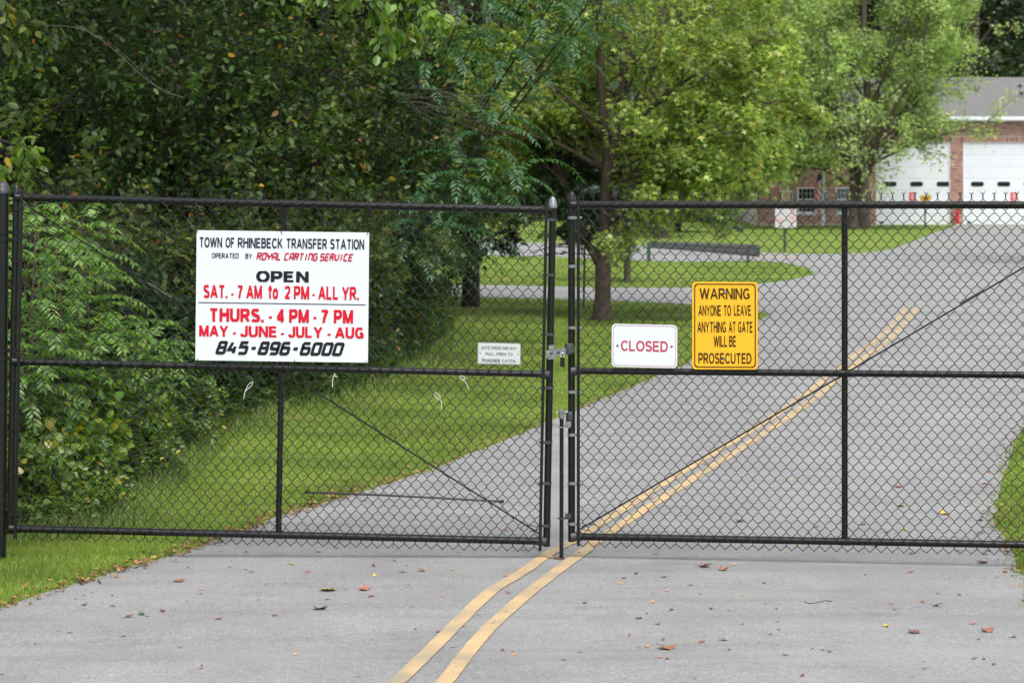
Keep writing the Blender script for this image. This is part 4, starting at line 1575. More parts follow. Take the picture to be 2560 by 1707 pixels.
# yellow arrow sign
AY = 91.5
ax = lambda px: (px - 1280) / F * AY
azf = lambda py: EYE - (py - HORIZON) / F * AY
t = thing('arrow_sign', 'yellow sign with black left arrow on a dark post before the garage door', 'sign', (ax(2313), AY, gz(AY)))
m_ = MB()
m_.box((ax(2311), AY, gz(AY) - .1), (ax(2314.6), AY + .05, azf(490)))
m_.build('post', M['darkpost'], t)
m_ = MB()
out = [(2302, 489), (2325, 487), (2327.5, 491), (2327, 499), (2321, 502.5), (2312, 504), (2302, 502.5), (2299.5, 498), (2299.5, 492)]
m_.prism([(p_[0], p_[1]) for p_ in out], lambda a, b, d: Vector((ax(a), AY - .02 - d, azf(b))), 0, .02)
m_.build('board', M['amber'], t)
m_ = MB()
m_.prism([(2306, 496), (2313, 492.5), (2313, 495), (2321, 494.6), (2321, 496.6), (2313, 497), (2313, 499.6)], lambda a, b, d: Vector((ax(a), AY - .043 - d, azf(b))), 0, .002)
m_.build('arrow', M['ink_black'], t)

# faded road sign on a green post
SY = 61.5
sx_ = lambda px: (px - 1280) / F * SY
sz_ = lambda py: EYE - (py - HORIZON) / F * SY
t = thing('road_sign', 'faded white square sign with pink markings on a green post on the far lawn', 'sign', (sx_(1962), SY, gz(SY)))
m_ = MB()
m_.box((sx_(1958.8), SY, gz(SY) - .1), (sx_(1965), SY + .05, sz_(525)))
m_.build('post', M['greenpost'], t)
m_ = MB()
m_.prism([(1937.5 + a, 516 + b) for a, b in rrect(53.5, 54, 5)], lambda a, b, d: Vector((sx_(a), SY - .01 - d, sz_(b))), 0, .012)
m_.build('board', simple('weathered_white', (.42, .42, .42), .6, noise=.08, scale=6), t)
m_ = MB()
pf = lambda a, b, d: Vector((sx_(a), SY - .0235 - d, sz_(b)))
m_.prism([(1939, 544), (1953, 544), (1960, 557), (1951, 557)], pf, 0, .001)
m_.prism([(1970, 544), (1985, 536), (1988, 540), (1976, 566), (1972, 564), (1980, 548)], pf, 0, .001)
m_.prism([(1979, 522), (1989, 520), (1989, 532), (1982, 535)], pf, 0, .001)
m_.build('markings', M['pinkfade'], t)

# guardrail
t = thing('guardrail', 'grey metal guardrail on short posts along the side road', 'guardrail', G(1750, 661))
m_ = MB()
prof = [(-.155, 0), (-.12, .03), (-.085, .075), (-.05, .075), (-.02, .02), (0, 0), (.02, .02), (.05, .075), (.085, .075), (.12, .03), (.155, 0)]
nst = 14
vs, fs = [], []
for k in range(nst + 1):
    f_ = k / nst
    px = 1622 + (1899 - 1622) * f_
    Yk = 62 - (62 - 54.3) * f_
    ypx = 611.5 + (627 - 611.5) * f_ ** 1.1
    cpt = W(px, ypx, Yk)
    sc_ = .62 + .38 * f_
    for (dz_, dy_) in prof:
        vs.append((cpt.x, cpt.y - dy_, cpt.z + dz_ * sc_))
    for (dz_, dy_) in prof:
        vs.append((cpt.x, cpt.y - dy_ + .006, cpt.z + dz_ * sc_ - .001))
n_ = len(prof)
for k in range(nst):
    for i in range(n_ - 1):
        a = k * 2 * n_ + i
        fs.append((a, a + 2 * n_, a + 2 * n_ + 1, a + 1))
        a2 = a + n_
        fs.append((a2, a2 + 1, a2 + 2 * n_ + 1, a2 + 2 * n_))
m_.add(vs, fs)
m_.build('beam', M['rail_steel'], t, smooth=True)
for (px, Yp, w_, mat_, ytop) in ((1868.5, 54.2, .035, 'brownpost', 612), (1622, 54.8, .045, 'greenpost', 606)):
    m_ = MB()
    cc = W(px, 640, Yp)
    m_.box((cc.x - w_, Yp + .01 if px < 1700 else Yp - .13, gz(Yp) - .1), (cc.x + w_, Yp + .09 if px < 1700 else Yp - .085, W(px, ytop, Yp).z))
    m_.build('post', M[mat_], t)

# thin black pole on the lawn
c = G(1459, 771)
t = thing('thin_pole', 'thin black pole standing in the grass left of the forked maple', 'pole', c)
m_ = MB()
m_.tube([c + Vector((0, 0, -.1)), Vector((c.x + .03, c.y, 1.9))], .017, 8)
m_.build('pole', M['darkpost'], t, smooth=True)
m_ = MB()
m_.lathe(Vector((c.x + .03, c.y, 1.9)), (0, 0, 1), [(0, .03), (.03, .03), (.05, .005)], 8)
m_.build('cap', M['darkpost'], t)

# ------------------------------------------------------------------ trees
# forked maple in the middle
TY = 32.0
root = G(1505, 800)
TY = root.y
t = thing('maple_tree', 'yellow-green maple with forked brown trunk standing on the verge behind the right gate leaf', 'tree', root)
T = Tree(21)
P = PP(kids=[8, 6, 5], lift=[.25, .15, -.1, -.3], wander=.14, rmin=.0035, ratio=[.55, .55, .6], t0=[.25, .2, .2], spread=[.95, .85, .9])
q = lambda px, py, dy=0: np.array(W(px, py, TY + dy))
mlf = lambda base: (lambda t_, p_: base * (1.15 - .5 * t_))
T.wood.tube([Vector(root) + Vector((0, 0, -.15)), Vector(root) + Vector((0, 0, .02)), W(1505, 780, TY), W(1507, 740, TY), W(1508, 650, TY)], [.19, .165, .135, .118, .115], 12, caps=False)
T.stem([q(1508, 655), q(1512, 560, -.1), q(1516, 470, -.2), q(1520, 400, -.2)], [.105, .10, .092, .085], 5, P, mlf(1.9), .2)
T.stem([q(1518, 410, -.2), q(1508, 300, -.4), q(1500, 180, -.5), q(1497, 30, -.5), q(1500, -200, -.4), q(1490, -480, -.3)], [.07, .06, .052, .045, .03, .01], 12, P, mlf(2.1), .05)
T.stem([q(1522, 410, -.2), q(1548, 310, 0), q(1560, 200, .1), q(1575, 60, .2), q(1590, -200, .4), q(1600, -500, .5)], [.07, .062, .055, .048, .03, .01], 12, P, mlf(2.2), .05)
T.stem([q(1535, 395, -.1), q(1590, 300, .3), q(1625, 190, .5), q(1648, 60, .6), q(1690, -150, .9), q(1760, -420, 1.2)], [.065, .058, .05, .045, .03, .01], 13, P, mlf(2.3), .05)
T.stem([q(1498, 655), q(1462, 590, .2), q(1425, 500, .5), q(1395, 420, .6), q(1375, 300, .8), q(1350, 100, .9), q(1330, -150, 1)], [.08, .07, .062, .055, .045, .03, .012], 12, P, mlf(1.9), .25)
for (a, b_, n_) in (((1530, 430, -.4), (1850, 330, -1.2), 10), ((1525, 460, -.3), (1760, 460, -.8), 9), ((1520, 440, .4), (1780, 440, 1.2), 8), ((1540, 360, .2), (1980, 250, .8), 11), ((1560, 330, -.2), (1900, 100, -.9), 10), ((1515, 520, -.3), (1590, 560, -1.0), 4), ((1540, 390, 0), (1930, 410, .3), 9), ((1500, 420, 0), (1250, 330, -.6), 9), ((1500, 330, 0), (1200, 180, -.5), 9), ((1400, 430, .6), (1230, 440, .5), 7)):
    pa_, pb_ = q(*a), q(*b_)
    mdp = (pa_ + pb_) / 2 + np.array((0, 0, .14))
    T.stem([pa_, mdp, pb_], [.035, .025, .008], n_, P, mlf(1.0), .2)
cl = T.leaf_cloud(13, .085, 'maple', spread=.07, droop=.45, up=.9)
finish_tree(t, T, M['bark_mid'], cl, LEAF['maple'])
print('maple leaves', len(cl[0]) // 10)

def generic_tree(name, label, cat, root, H, r0, seed, P, n_limb, rad, zlow, per, size, templ, bark, leafm, group=None, spread=.06, droop=.35, lean=(0.25, 0), up=.8, prof=None):
    root = Vector(root)
    t = thing(name, label, cat, root, group)
    T = Tree(seed)
    base = np.array(root)
    pts = [base + np.array((0, 0, -.15)), base + np.array((.02, 0, H * .12)), base + np.array((lean[0] * .3, lean[1] * .3, H * .4)), base + np.array((lean[0] * .7, lean[1] * .7, H * .72)), base + np.array((lean[0], lean[1], H))]
    t0 = zlow / H
    if prof is None:
        prof = lambda s: (math.sin(min(1, max(0, s)) * math.pi * .86 + .35)) ** .7
    lf = lambda t_, p_: max(.2, rad * prof((t_ - t0) / (1 - t0 + 1e-6)))
    T.stem(pts, [r0 * 1.35, r0, r0 * .8, r0 * .5, r0 * .12], n_limb, P, lf, t0)
    cl = T.leaf_cloud(per, size, templ, spread=spread, droop=droop, up=up)
    finish_tree(t, T, bark, cl, leafm)
    return t

def copy_thing(src, loc, rz, sc, label):
    c = src.copy()
    c.location = loc
    c.rotation_euler = (0, 0, rz)
    c.scale = (sc, sc, sc) if not isinstance(sc, tuple) else sc
    c['label'] = label
    col.objects.link(c)
    for ch in list(src.children):
        d = ch.copy()
        d.parent = c
        col.objects.link(d)
    return c

# dark tree left of the maple
generic_tree('locust_tree', 'dark leafy tree with straight dark trunk on the verge left of the gate gap', 'tree', G(1176, 768), 8.5, .125, 31,
             PP(kids=[7, 6, 6], lift=[-.1, -.15, -.25, -.3], spread=[1.25, .8, .8]), 24, 1.9, 1.7, 15, .085, 'ovate', M['bark_dark'], LEAF['woods'], spread=.05, droop=.6)
# big maple on the far lawn
CY = 90.0
root = G(2150, 572)
t = thing('maple_tree', 'large light green maple with twin grey trunks on the lawn before the brick building', 'tree', root)
T = Tree(44)
P = PP(kids=[9, 8, 7], lift=[.15, .05, -.2, -.4], wander=.12, rmin=.006, ratio=[.5, .48, .5])
q = lambda px, py, dy=0: np.array(W(px, py, root.y + dy))
bl = lambda base: (lambda t_, p_: base * (1.1 - .55 * t_))
T.stem([q(2134, 572), q(2138, 500, .1), q(2134, 430, .2), q(2110, 350, .3), q(2080, 230, .5), q(2060, 60, .7), q(2050, -160, .8)], [.30, .235, .19, .15, .11, .07, .02], 34, P, bl(5.8), .22)
T.stem([q(2160, 576), q(2158, 500, -.2), q(2162, 400, -.2), q(2168, 250, -.3), q(2160, 80, -.2), q(2165, -150, 0), q(2160, -330, 0)], [.27, .22, .19, .16, .12, .08, .02], 44, P, bl(6.1), .19)
T.stem([q(2158, 420, -.2), q(2220, 300, -.8), q(2290, 170, -1.2), q(2320, 40, -1.4), q(2340, -100, -1.5)], [.11, .09, .07, .05, .01], 16, P, bl(3.2), .2)
T.stem([q(2120, 400, .3), q(2020, 280, .2), q(1930, 180, .1), q(1890, 60, 0)], [.11, .09, .06, .02], 14, P, bl(3.0), .2)
T.stem([q(2110, 400, 0), q(1990, 370, -.6), q(1890, 350, -1)], [.08, .06, .02], 10, P, bl(2.0), .2)
cl = T.leaf_cloud(12, .135, 'maple', spread=.14, droop=.4)
print('big maple leaves', len(cl[0]) // 10, len(T.tw))
finish_tree(t, T, M['bark'], cl, LEAF['bigmaple'])

# conifers by the side road
def conifer(name, label, root, H, rad, zlow, seed, leafm, bark, nl=26, per=26, size=.07, r0=.06, dead=0, group=None):
    root = Vector(root)
    t = thing(name, label, 'tree', root, group)
    T = Tree(seed)
    r = T.r
    top = root + Vector((0, 0, H))
    T.wood.tube([root + Vector((0, 0, -.1)), root, root.lerp(top, .5), top], [r0 * 1.2, r0, r0 * .6, .01], 8, caps=False)
    P = dict(PBASE)
    P.update(max=2, kids=[0, 9], lift=[0, -.25, -.35], wander=.06, t0=[0, .15], spread=[0, .75], ratio=[0, .4], flat=.25, rmin=.003)
    n = nl
    for k in range(n):
        f_ = k / n
        z = zlow + (H - zlow) * f_ ** 1.1
        L = rad * (1 - f_) ** .8 + .12
        for s_ in range(4 if k % 2 else 5):
            a = r.uniform(0, 2 * math.pi)
            p_ = root + Vector((0, 0, z + r.uniform(-.1, .1)))
            if z < dead:
                T.branch(np.array(p_), (math.cos(a), math.sin(a), .12), L * r.uniform(.5, .9), .010, 2, 2, P) if r.uniform() < .6 else None
                T.tw = T.tw[:-1] if (T.tw and r.uniform() < .8) else T.tw
            else:
                T.branch(np.array(p_), (math.cos(a), math.sin(a), .05), L * r.uniform(.8, 1.1), .012, 1, 2, P)
    cl = T.leaf_cloud(per, size, 'lance', spread=.02, droop=.25, up=.5, nz=.8)
    finish_tree(t, T, bark, cl, leafm)
    return t
conifer('hemlock_tree', 'small dark hemlock with thin bare lower branches behind the gap between the leaves', G(1428, 792), 4.2, 1.1, 1.0, 51, LEAF['hemlock'], M['bark_dark'], nl=20, dead=1.25, r0=.028)
conifer('spruce_tree', 'young blue-green spruce with brown trunk between the side road and guardrail', G(1568, 706), 5.2, .85, 1.35, 52, LEAF['spruce'], M['bark_mid'], nl=22, r0=.07, size=.08)
conifer('spruce_tree', 'pale blue spruce far behind the middle of the scene', (6.4, 84, gz(84)), 11.5, 2.3, .8, 53, LEAF['spruce'], M['bark_dark'], nl=30, per=26, size=.2, r0=.14)

# young trees of heaven / sumac with long feather leaves
def frond_plant(name, label, cat, root, stems, nfr, flen, pairs, llen, leafm, seed, group=None, bias=(0, 0), lowest=.25, droop=1.0):
    root = Vector(root)
    t = thing(name, label, cat, root, group)
    r = np.random.default_rng(seed)
    wood = MB()
    pos, dr, nr, sz = [], [], [], []
    for (dx, dy, hgt) in stems:
        p0 = np.array(root)
        pts = catmull([p0, p0 + np.array((dx * .4, dy * .4, hgt * .45)), p0 + np.array((dx, dy, hgt))], 5)
        m = len(pts)
        wood.tube([Vector(p_) for p_ in pts], [max(.0035, (.006 + .0048 * hgt) * (1 - .75 * i / m)) for i in range(m)], 6)
        for k in range(nfr):
            f_ = lowest + (1 - lowest) * ((k + .5) / nfr) ** .7
            i = min(int(f_ * (m - 1)), m - 2)
            b0 = np.array(pts[i]) + (np.array(pts[i + 1]) - np.array(pts[i])) * (f_ * (m - 1) - i)
            a = k * 2.4 + r.uniform(-.4, .4)
            d = np.array((math.cos(a) + bias[0], math.sin(a) + bias[1], r.uniform(.25, .8)))
            d /= np.linalg.norm(d)
            L = flen * r.uniform(.75, 1.15)
            npt = pairs
            q_ = b0.copy()
            line = [q_.copy()]
            dd = d.copy()
            dirs = [dd.copy()]
            for j in range(npt):
                dd = dd + np.array((0, 0, -droop * 1.5 / npt)) * (.5 + j / npt)
                dd /= np.linalg.norm(dd)
                q_ = q_ + dd * L / npt
                line.append(q_.copy())
                dirs.append(dd.copy())
            wood.tube([Vector(x_) for x_ in line[::2] + [line[-1]]], .0022, 4, caps=False)
            for j in range(2, npt + 1):
                s_ = np.cross(dirs[j], (0, 0, 1))
                s_ /= max(np.linalg.norm(s_), 1e-6)
                upv = np.cross(s_, dirs[j])
                for sgn in (-1, 1):
                    ld = s_ * sgn * .85 + dirs[j] * .45 + np.array((0, 0, -.35)) + r.normal(0, .1, 3)
                    pos.append(line[j] + r.normal(0, .003, 3))
                    dr.append(ld)
                    nr.append(upv + r.normal(0, .25, 3))
                    sz.append(llen * (1 - .35 * j / npt) * r.uniform(.85, 1.15))
            pos.append(line[-1]); dr.append(dirs[-1]); nr.append(upv); sz.append(llen * .8)
    wood.build('stem', M['bark_mid'] if stems[0][2] < 2.2 else M['bark_dark'], t, smooth=True)
    v, f = leaves(np.array(pos), np.array(dr), unit(np.array(nr)), np.array(sz), 'lance2')
    me = np_mesh('foliage', v - np.array(root), f)
    link_mesh('foliage', me, leafm, t)
    return t
TEMPL['lance2'] = (np.array([(0, 0, 0), (.25, .15, .035), (.62, .13, .02), (1, 0, -.10), (.62, -.13, .02), (.25, -.15, .035)]), np.array([(0, 3, 2, 1), (0, 5, 4, 3)]))
sr = random.Random(9)
# (photo x of stem, distance, height)
sap = [(60, 14.2, 1.75), (150, 14.7, 1.65), (235, 15.2, 1.5), (20, 15.3, 1.95), (265, 15.6, 1.10), (100, 14.1, 1.10), (185, 14.9, 1.05), (290, 15.9, .85), (60, 14.0, .9), (330, 16.6, .85), (-60, 14.6, 1.8), (180, 15.8, 1.8)]
places = ['tallest at the hinge side', 'beside the hinge stile, upper fronds by the top rail', 'halfway between hinge stile and white board', 'at the back by the gate post', 'with arching tip near the white board', 'low in front by the hinge stile', 'low with drooping tips above the middle rail', 'small one nearest below the white board', 'small one against the gate post', 'small shaded one deepest towards the white board', 'mostly hidden behind the gate post', 'at the back, rising behind the others']
for k, (px, Y, h) in enumerate(sap):
    X = (px - 1280) / F * Y
    frond_plant('sumac_sapling', 'green feather-leaved sumac sapling, ' + places[k], 'sapling', (X, Y, gz(Y)), [(sr.uniform(-.05, .25), sr.uniform(-.15, .1), h)], 20, .46, 12, .100, LEAF['frond'], 100 + k,
                group='sumac saplings behind the left gate leaf', bias=(.25, -.2), lowest=.28, droop=.75)
# ailanthus trees with darker fronds further back
frond_plant('ailanthus_tree', 'slender tree with long dark drooping fronds reaching down to the gate top', 'tree', (-1.9, 24.5, gz(24.5)), [(1.45, -.3, 2.3), (1.7, .2, 2.8), (1.2, .4, 2.0), (1.0, -.4, 1.7), (1.9, .1, 2.2)], 17, .85, 15, .125, LEAF['frond_dark'], 201, bias=(.5, -.2), lowest=.45)
frond_plant('ailanthus_tree', 'tall slender tree whose dark fronds hang in front of the forked maple crown', 'tree', (-2.0, 26.0, gz(26)), [(1.5, -.5, 4.3), (2.5, -.4, 4.2), (1.9, .4, 4.6), (2.1, -.4, 3.7), (3.1, -.4, 4.4), (1.1, -.2, 3.7), (2.9, .2, 4.0)], 14, .85, 15, .12, LEAF['frond_dark'], 202, bias=(.2, -.2), lowest=.72)

# --- the wood on the left
wp = PP(kids=[8, 7, 6], lift=[-.1, -.15, -.3, -.4], wander=.15, rmin=.004, spread=[1.15, .85, .85], ratio=[.52, .5, .5])
wood_group = 'trees of the roadside wood on the left'
protos = [
    generic_tree('woodland_tree', 'tall dark tree whose trunk rises above the left end of the big white board', 'tree', (-4.15, 26.0, gz(26)), 11.5, .055, 61, wp, 38, 2.7, .9, 22, .088, 'ovate', M['bark_dark'], LEAF['woods'], wood_group, spread=.06, droop=.4),
    generic_tree('woodland_tree', 'dark tree right of the thick trunk, its branches over the big white board', 'tree', (-2.5, 28.0, gz(28)), 10.5, .10, 62, wp, 38, 2.4, .8, 22, .085, 'ovate', M['bark_dark'], LEAF['woods'], wood_group, spread=.06, droop=.4),
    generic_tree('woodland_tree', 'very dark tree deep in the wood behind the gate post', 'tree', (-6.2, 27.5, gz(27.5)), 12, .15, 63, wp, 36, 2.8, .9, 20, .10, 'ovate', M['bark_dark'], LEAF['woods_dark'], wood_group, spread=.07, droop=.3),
]
spots = [(1, -5.6, 21.5, 1.0, 1.0, 'leafy tree at the upper left corner above the gate post'),
         (0, -8.5, 24.0, 2.2, 1.05, 'dark tree past the left edge behind the sumacs'),
         (2, -4.3, 31.5, .7, 1.1, 'shaded tree straight behind the thick trunk'),
         (2, -3.1, 35.0, 4.0, .85, 'shaded tree nearest the lawn at the right end of the wood'),
         (1, -7.6, 33.0, 3.0, 1.2, 'shaded tree at the back left of the wood'),
         (2, -10.5, 31.0, 5.2, 1.2, 'dark tree furthest left at the back of the wood'),
         (0, -3.2, 37.0, 1.5, 1.1, 'dark tree at the back of the wood above the big board'),
         (2, -6.0, 39.0, 2.5, 1.25, 'deep shaded tree at the back of the wood, left of the board'),
         (2, -9.5, 41.0, .3, 1.3, 'deep shaded tree at the rear left corner of the wood')]
for k, x, y, rz, sc, lab in spots:
    copy_thing(protos[k], (x, y, gz(y)), rz, sc, lab)

# undergrowth shrubs along the edge of the wood
def shrub(name, label, root, H, rad, seed, per, size, templ, leafm, n=16, group=None, bark='bark_dark', droop=.35):
    root = Vector(root)
    t = thing(name, label, 'shrub', root, group)
    T = Tree(seed)
    r = T.r
    P = PP(max=3, kids=[0, 7, 6], lift=[0, .0, -.2, -.4], wander=.18, rmin=.0025, t0=[0, .25, .15], ratio=[0, .5, .5], spread=[0, .8, .8])
    for k in range(n):
        a = r.uniform(0, 2 * math.pi)
        e = r.uniform(.15, 1.0)
        d = (math.cos(a) * e * rad / H, math.sin(a) * e * rad / H, 1)
        T.branch(np.array(root) + np.array((math.cos(a) * .1, math.sin(a) * .1, -.03)), d, H * r.uniform(.7, 1.05), .014, 1, 3, P)
    cl = T.leaf_cloud(per, size, templ, spread=.045, droop=droop)
    finish_tree(t, T, M[bark], cl, leafm)
    for ch in t.children:
        ch.name = 'stem' if ch.name.startswith('trunk') else 'foliage'
    return t
SG = 'shrubs along the edge of the wood'
def gx(px, Y):
    return ((px - 1280) / F * Y, Y, gz(Y))
shrub('tall_shrub', 'tall dense leafy shrub rising behind the left end of the big white board', gx(400, 23.5), 4.6, 1.3, 320, 13, .085, 'ovate', LEAF['woods'], 26, SG)
shrub('tall_shrub', 'tall dense leafy shrub above the middle of the big white board', gx(700, 25.0), 4.4, 1.3, 321, 13, .08, 'ovate', LEAF['edge'], 24, SG)
shrub('maple_shrub', 'broad shrub turning yellow and orange, right above the big white board', gx(790, 23.0), 2.2, 1.3, 301, 12, .07, 'maple', LEAF['edge'], 18, SG)
shrub('maple_shrub', 'reddish tinged shrub left of the big white board', gx(500, 20.5), 1.75, 1.1, 302, 12, .065, 'ovate', LEAF['edge'], 16, SG)
shrub('leafy_shrub', 'dark green shrub behind the big white board', gx(640, 21.5), 1.8, 1.2, 303, 12, .07, 'ovate', LEAF['woods'], 16, SG)
shrub('leafy_shrub', 'grey-green bushy shrub between the big white board and the dark tree trunk', gx(930, 25.5), 1.9, .95, 304, 13, .07, 'ovate', LEAF['woods'], 18, SG)
shrub('leafy_shrub', 'low grey-green shrub reaching over the side road', gx(965, 29), 1.5, .75, 305, 12, .07, 'ovate', LEAF['woods'], 14, SG)
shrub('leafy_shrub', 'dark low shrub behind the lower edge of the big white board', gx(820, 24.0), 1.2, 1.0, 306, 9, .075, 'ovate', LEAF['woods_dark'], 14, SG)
shrub('broadleaf_bush', 'bright broadleaf bush under the sumacs beside the hinge stile', gx(95, 14.2), .75, .5, 307, 7, .07, 'heart', LEAF['broad'], 16, SG, 'stem_green')
shrub('broadleaf_bush', 'bright broadleaf bush with yellow leaves between the stile and the upright', gx(215, 15.4), .65, .45, 308, 7, .055, 'heart', LEAF['broad'], 16, SG, 'stem_green')
shrub('broadleaf_bush', 'low bright bush just above the bottom rail, left of centre between stile and upright', gx(150, 13.4), .32, .35, 313, 6, .045, 'ovate', LEAF['broad'], 12, SG, 'stem_green')
shrub('broadleaf_bush', 'low weedy bush at the lawn edge, nearest the left leaf upright', gx(330, 15.2), .32, .4, 314, 6, .045, 'ovate', LEAF['weed'], 12, SG, 'stem_green')
shrub('broadleaf_bush', 'low broadleaf bush at the bottom left corner of the gate', gx(45, 13.2), .5, .25, 309, 6, .05, 'heart', LEAF['broad'], 12, SG, 'stem_green')
shrub('broadleaf_bush', 'broadleaf bush in the shade below the middle rail left of the upright', gx(390, 17.2), .6, .45, 310, 7, .05, 'ovate', LEAF['weed'], 12, SG, 'stem_green')
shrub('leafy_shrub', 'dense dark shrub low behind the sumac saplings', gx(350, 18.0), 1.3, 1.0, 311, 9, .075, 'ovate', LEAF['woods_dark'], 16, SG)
shrub('leafy_shrub', 'leafy branch-rich shrub at the left edge above the gate post', gx(-20, 18.0), 2.6, 1.2, 312, 9, .09, 'ovate', LEAF['edge'], 16, SG)

# overhanging bough with larger light leaves at the top
def bough(label, pts, rad, n, per, size, templ, leafm, seed, lf=.7):
    t = thing('overhanging_bough', label, 'branch', pts[0])
    T = Tree(seed)
    P = PP(max=2, kids=[6, 6], lift=[-.1, -.35, -.5], wander=.14, rmin=.003, t0=[.3, .2], spread=[.8, .8], ratio=[.5, .5])
    T.stem([np.array(p_) for p_ in pts], [rad, rad * .6, rad * .2], n, P, lambda t_, p_: lf * (1.1 - .5 * t_), .12)
    cl = T.leaf_cloud(per, size, templ, spread=.04, droop=.75)
    finish_tree(t, T, M['bark_dark'], cl, leafm)
    for ch in t.children:
        ch.name = 'branch' if ch.name.startswith('trunk') else 'foliage'
bough('bough with larger light green leaves hanging into the top of the view', [W(560, -330, 19), W(800, -120, 18.6), W(1020, 30, 18.2)], .05, 14, 8, .10, 'ovate', LEAF['broad'], 401, .75)
bough('bough with yellowing leaves hanging at the top left corner', [W(-420, -150, 18), W(-180, -60, 18), W(60, 60, 18)], .05, 9, 8, .10, 'ovate', LEAF['edge'], 402, .6)
bough('leafy bough reaching in at the left edge above the gate post', [W(-420, 250, 17), W(-180, 300, 17), W(60, 370, 17)], .04, 9, 7, .09, 'ovate', LEAF['broad'], 403, .5)

# bare dead twigs beside the ailanthus
t = thing('dead_branch', 'bare grey tangled dead branches arching left of the gate gap', 'branch', W(1000, 300, 26))
m_ = MB()
tr2 = random.Random(4)
for k in range(16):
    x, y = 1020 + tr2.uniform(-20, 60), 225 + tr2.uniform(-10, 60)
    pts = []
    for j in range(6):
        pts.append(W(x, y, 24.6 + tr2.uniform(-.15, .15)))
        x += tr2.uniform(30, 70)
        y += tr2.uniform(-6, 32)
    m_.tube([Vector(p_) for p_ in catmull(pts, 3)], [.0042 * (1 - .045 * i) for i in range(16)], 4, caps=False)
m_.build('twigs', M['twig'], t, smooth=True)
t = thing('dead_branch', 'long thin arched dead branch in the upper left of the wood', 'branch', W(50, 80, 19))
m_ = MB()
m_.tube([Vector(p_) for p_ in catmull([W(45, 80, 19), W(130, 64, 19), W(220, 80, 19), W(290, 130, 19), W(380, 210, 19), W(460, 245, 19)], 4)], .0028, 5, caps=False)
m_.tube([Vector(p_) for p_ in catmull([W(270, 105, 19), W(340, 165, 19), W(400, 225, 19.1), W(440, 240, 19.1)], 4)], .002, 4, caps=False)
m_.build('twigs', M['twig'], t, smooth=True)

# oak at the right, off the frame, reaching in
generic_tree('oak_tree', 'dark oak reaching in at the right edge before the shingled roof', 'tree', (14.9, 52, gz(52)), 11, .2, 71,
             PP(kids=[7, 6, 5], lift=[-.15, -.15, -.2, -.3], spread=[1.25, .8, .8]), 26, 3.4, 3.4, 11, .14, 'maple', M['bark_dark'], LEAF['oak'], droop=.4)

# trees behind: light ones mid-distance, dark ones behind the building
lp = PP(kids=[9, 7, 6], lift=[.1, 0, -.2, -.3], rmin=.008)
far_l = generic_tree('maple_tree', 'light green tree behind the forked maple, left of the brick building', 'tree', (5.2, 76, gz(76)), 14, .22, 81, lp, 34, 4.2, 2.2, 10, .17, 'clump', M['bark'], LEAF['farlight'], 'light trees beyond the side road', spread=.1)
copy_thing(far_l, (9.3, 104, gz(104)), 2.0, 1.15, 'light green tree behind the left end of the brick building')
copy_thing(far_l, (-.2, 104, gz(104)), 4.2, 1.2, 'light green tree beyond the gap between the gate leaves')
fp_ = PP(kids=[9, 7, 6], lift=[.1, 0, -.2, -.3], rmin=.01)
FG = 'tall dark trees behind the brick building'
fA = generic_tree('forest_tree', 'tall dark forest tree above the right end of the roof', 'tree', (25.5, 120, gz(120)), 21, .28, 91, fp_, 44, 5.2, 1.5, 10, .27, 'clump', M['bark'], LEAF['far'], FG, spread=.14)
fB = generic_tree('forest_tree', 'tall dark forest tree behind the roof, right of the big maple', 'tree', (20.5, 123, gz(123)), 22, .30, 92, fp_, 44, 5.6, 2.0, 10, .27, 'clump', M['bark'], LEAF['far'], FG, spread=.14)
names_ = ['dark forest tree in the back row behind the middle of the roof', 'dark forest tree behind the left end of the roof', 'dark forest tree behind the big maple crown', 'dark forest tree in the back row above the ridge at the right edge',
          'dark forest tree far behind the forked maple', 'dark forest tree far behind the gap between the leaves', 'dark forest tree far behind the dark verge tree', 'dark forest tree far behind the wood, above the board',
          'dark forest tree far behind the wood at the left', 'dark forest tree past the right edge behind the building', 'dark forest tree in the back row behind the spruce', 'dark forest tree far behind the wood at the left edge']
far_spots = [(0, 23, 131), (1, 15.5, 122), (0, 11, 128), (1, 29.5, 130), (0, 6.5, 120), (1, 1.5, 124), (0, -3.5, 119), (1, -8.5, 112), (0, -14, 108), (0, 33, 121), (1, 9, 139), (1, -19, 104)]
for (k, x, y), nm in zip(far_spots, names_):
    copy_thing((fA, fB)[k], (x, y, gz(y)), x * 1.7, 1 + .04 * ((x * 7) % 5 - 2), nm)
# far undergrowth masses that read as one
def mass(name, label, region, n, size, leafm, seed, kind='stuff', top=None):
    r = np.random.default_rng(seed)
    x0, x1, y0, y1, z1 = region
    x = r.uniform(x0, x1, n)
    y = r.uniform(y0, y1, n)
    zt = z1 * (.75 + .25 * np.sin(x * .9) * np.cos(x * .37 + 1))
    z = gz(y) + zt * r.uniform(0, 1, n) ** .8
    p = np.stack([x, y, z], 1)
    # gather into clumps
    cc = p[r.integers(0, n, n)]
    p = p * .35 + cc * .65 if False else p
    d = r.normal(0, 1, (n, 3))
    nr = r.normal(0, .6, (n, 3))
    nr[:, 2] += .7
    v, f = leaves(p, d, unit(nr), size * r.uniform(.6, 1.3, n), 'ovate')
    o = link_mesh(name, np_mesh(name, v, f), leafm)
    tag(o, label, 'undergrowth', kind=kind)
    return o
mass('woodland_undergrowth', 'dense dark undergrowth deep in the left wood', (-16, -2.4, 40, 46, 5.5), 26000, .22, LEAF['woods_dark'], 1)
mass('far_woodland', 'dark far woodland closing the view behind the building', (-36, 42, 126, 140, 21), 60000, .8, LEAF['far'], 2)
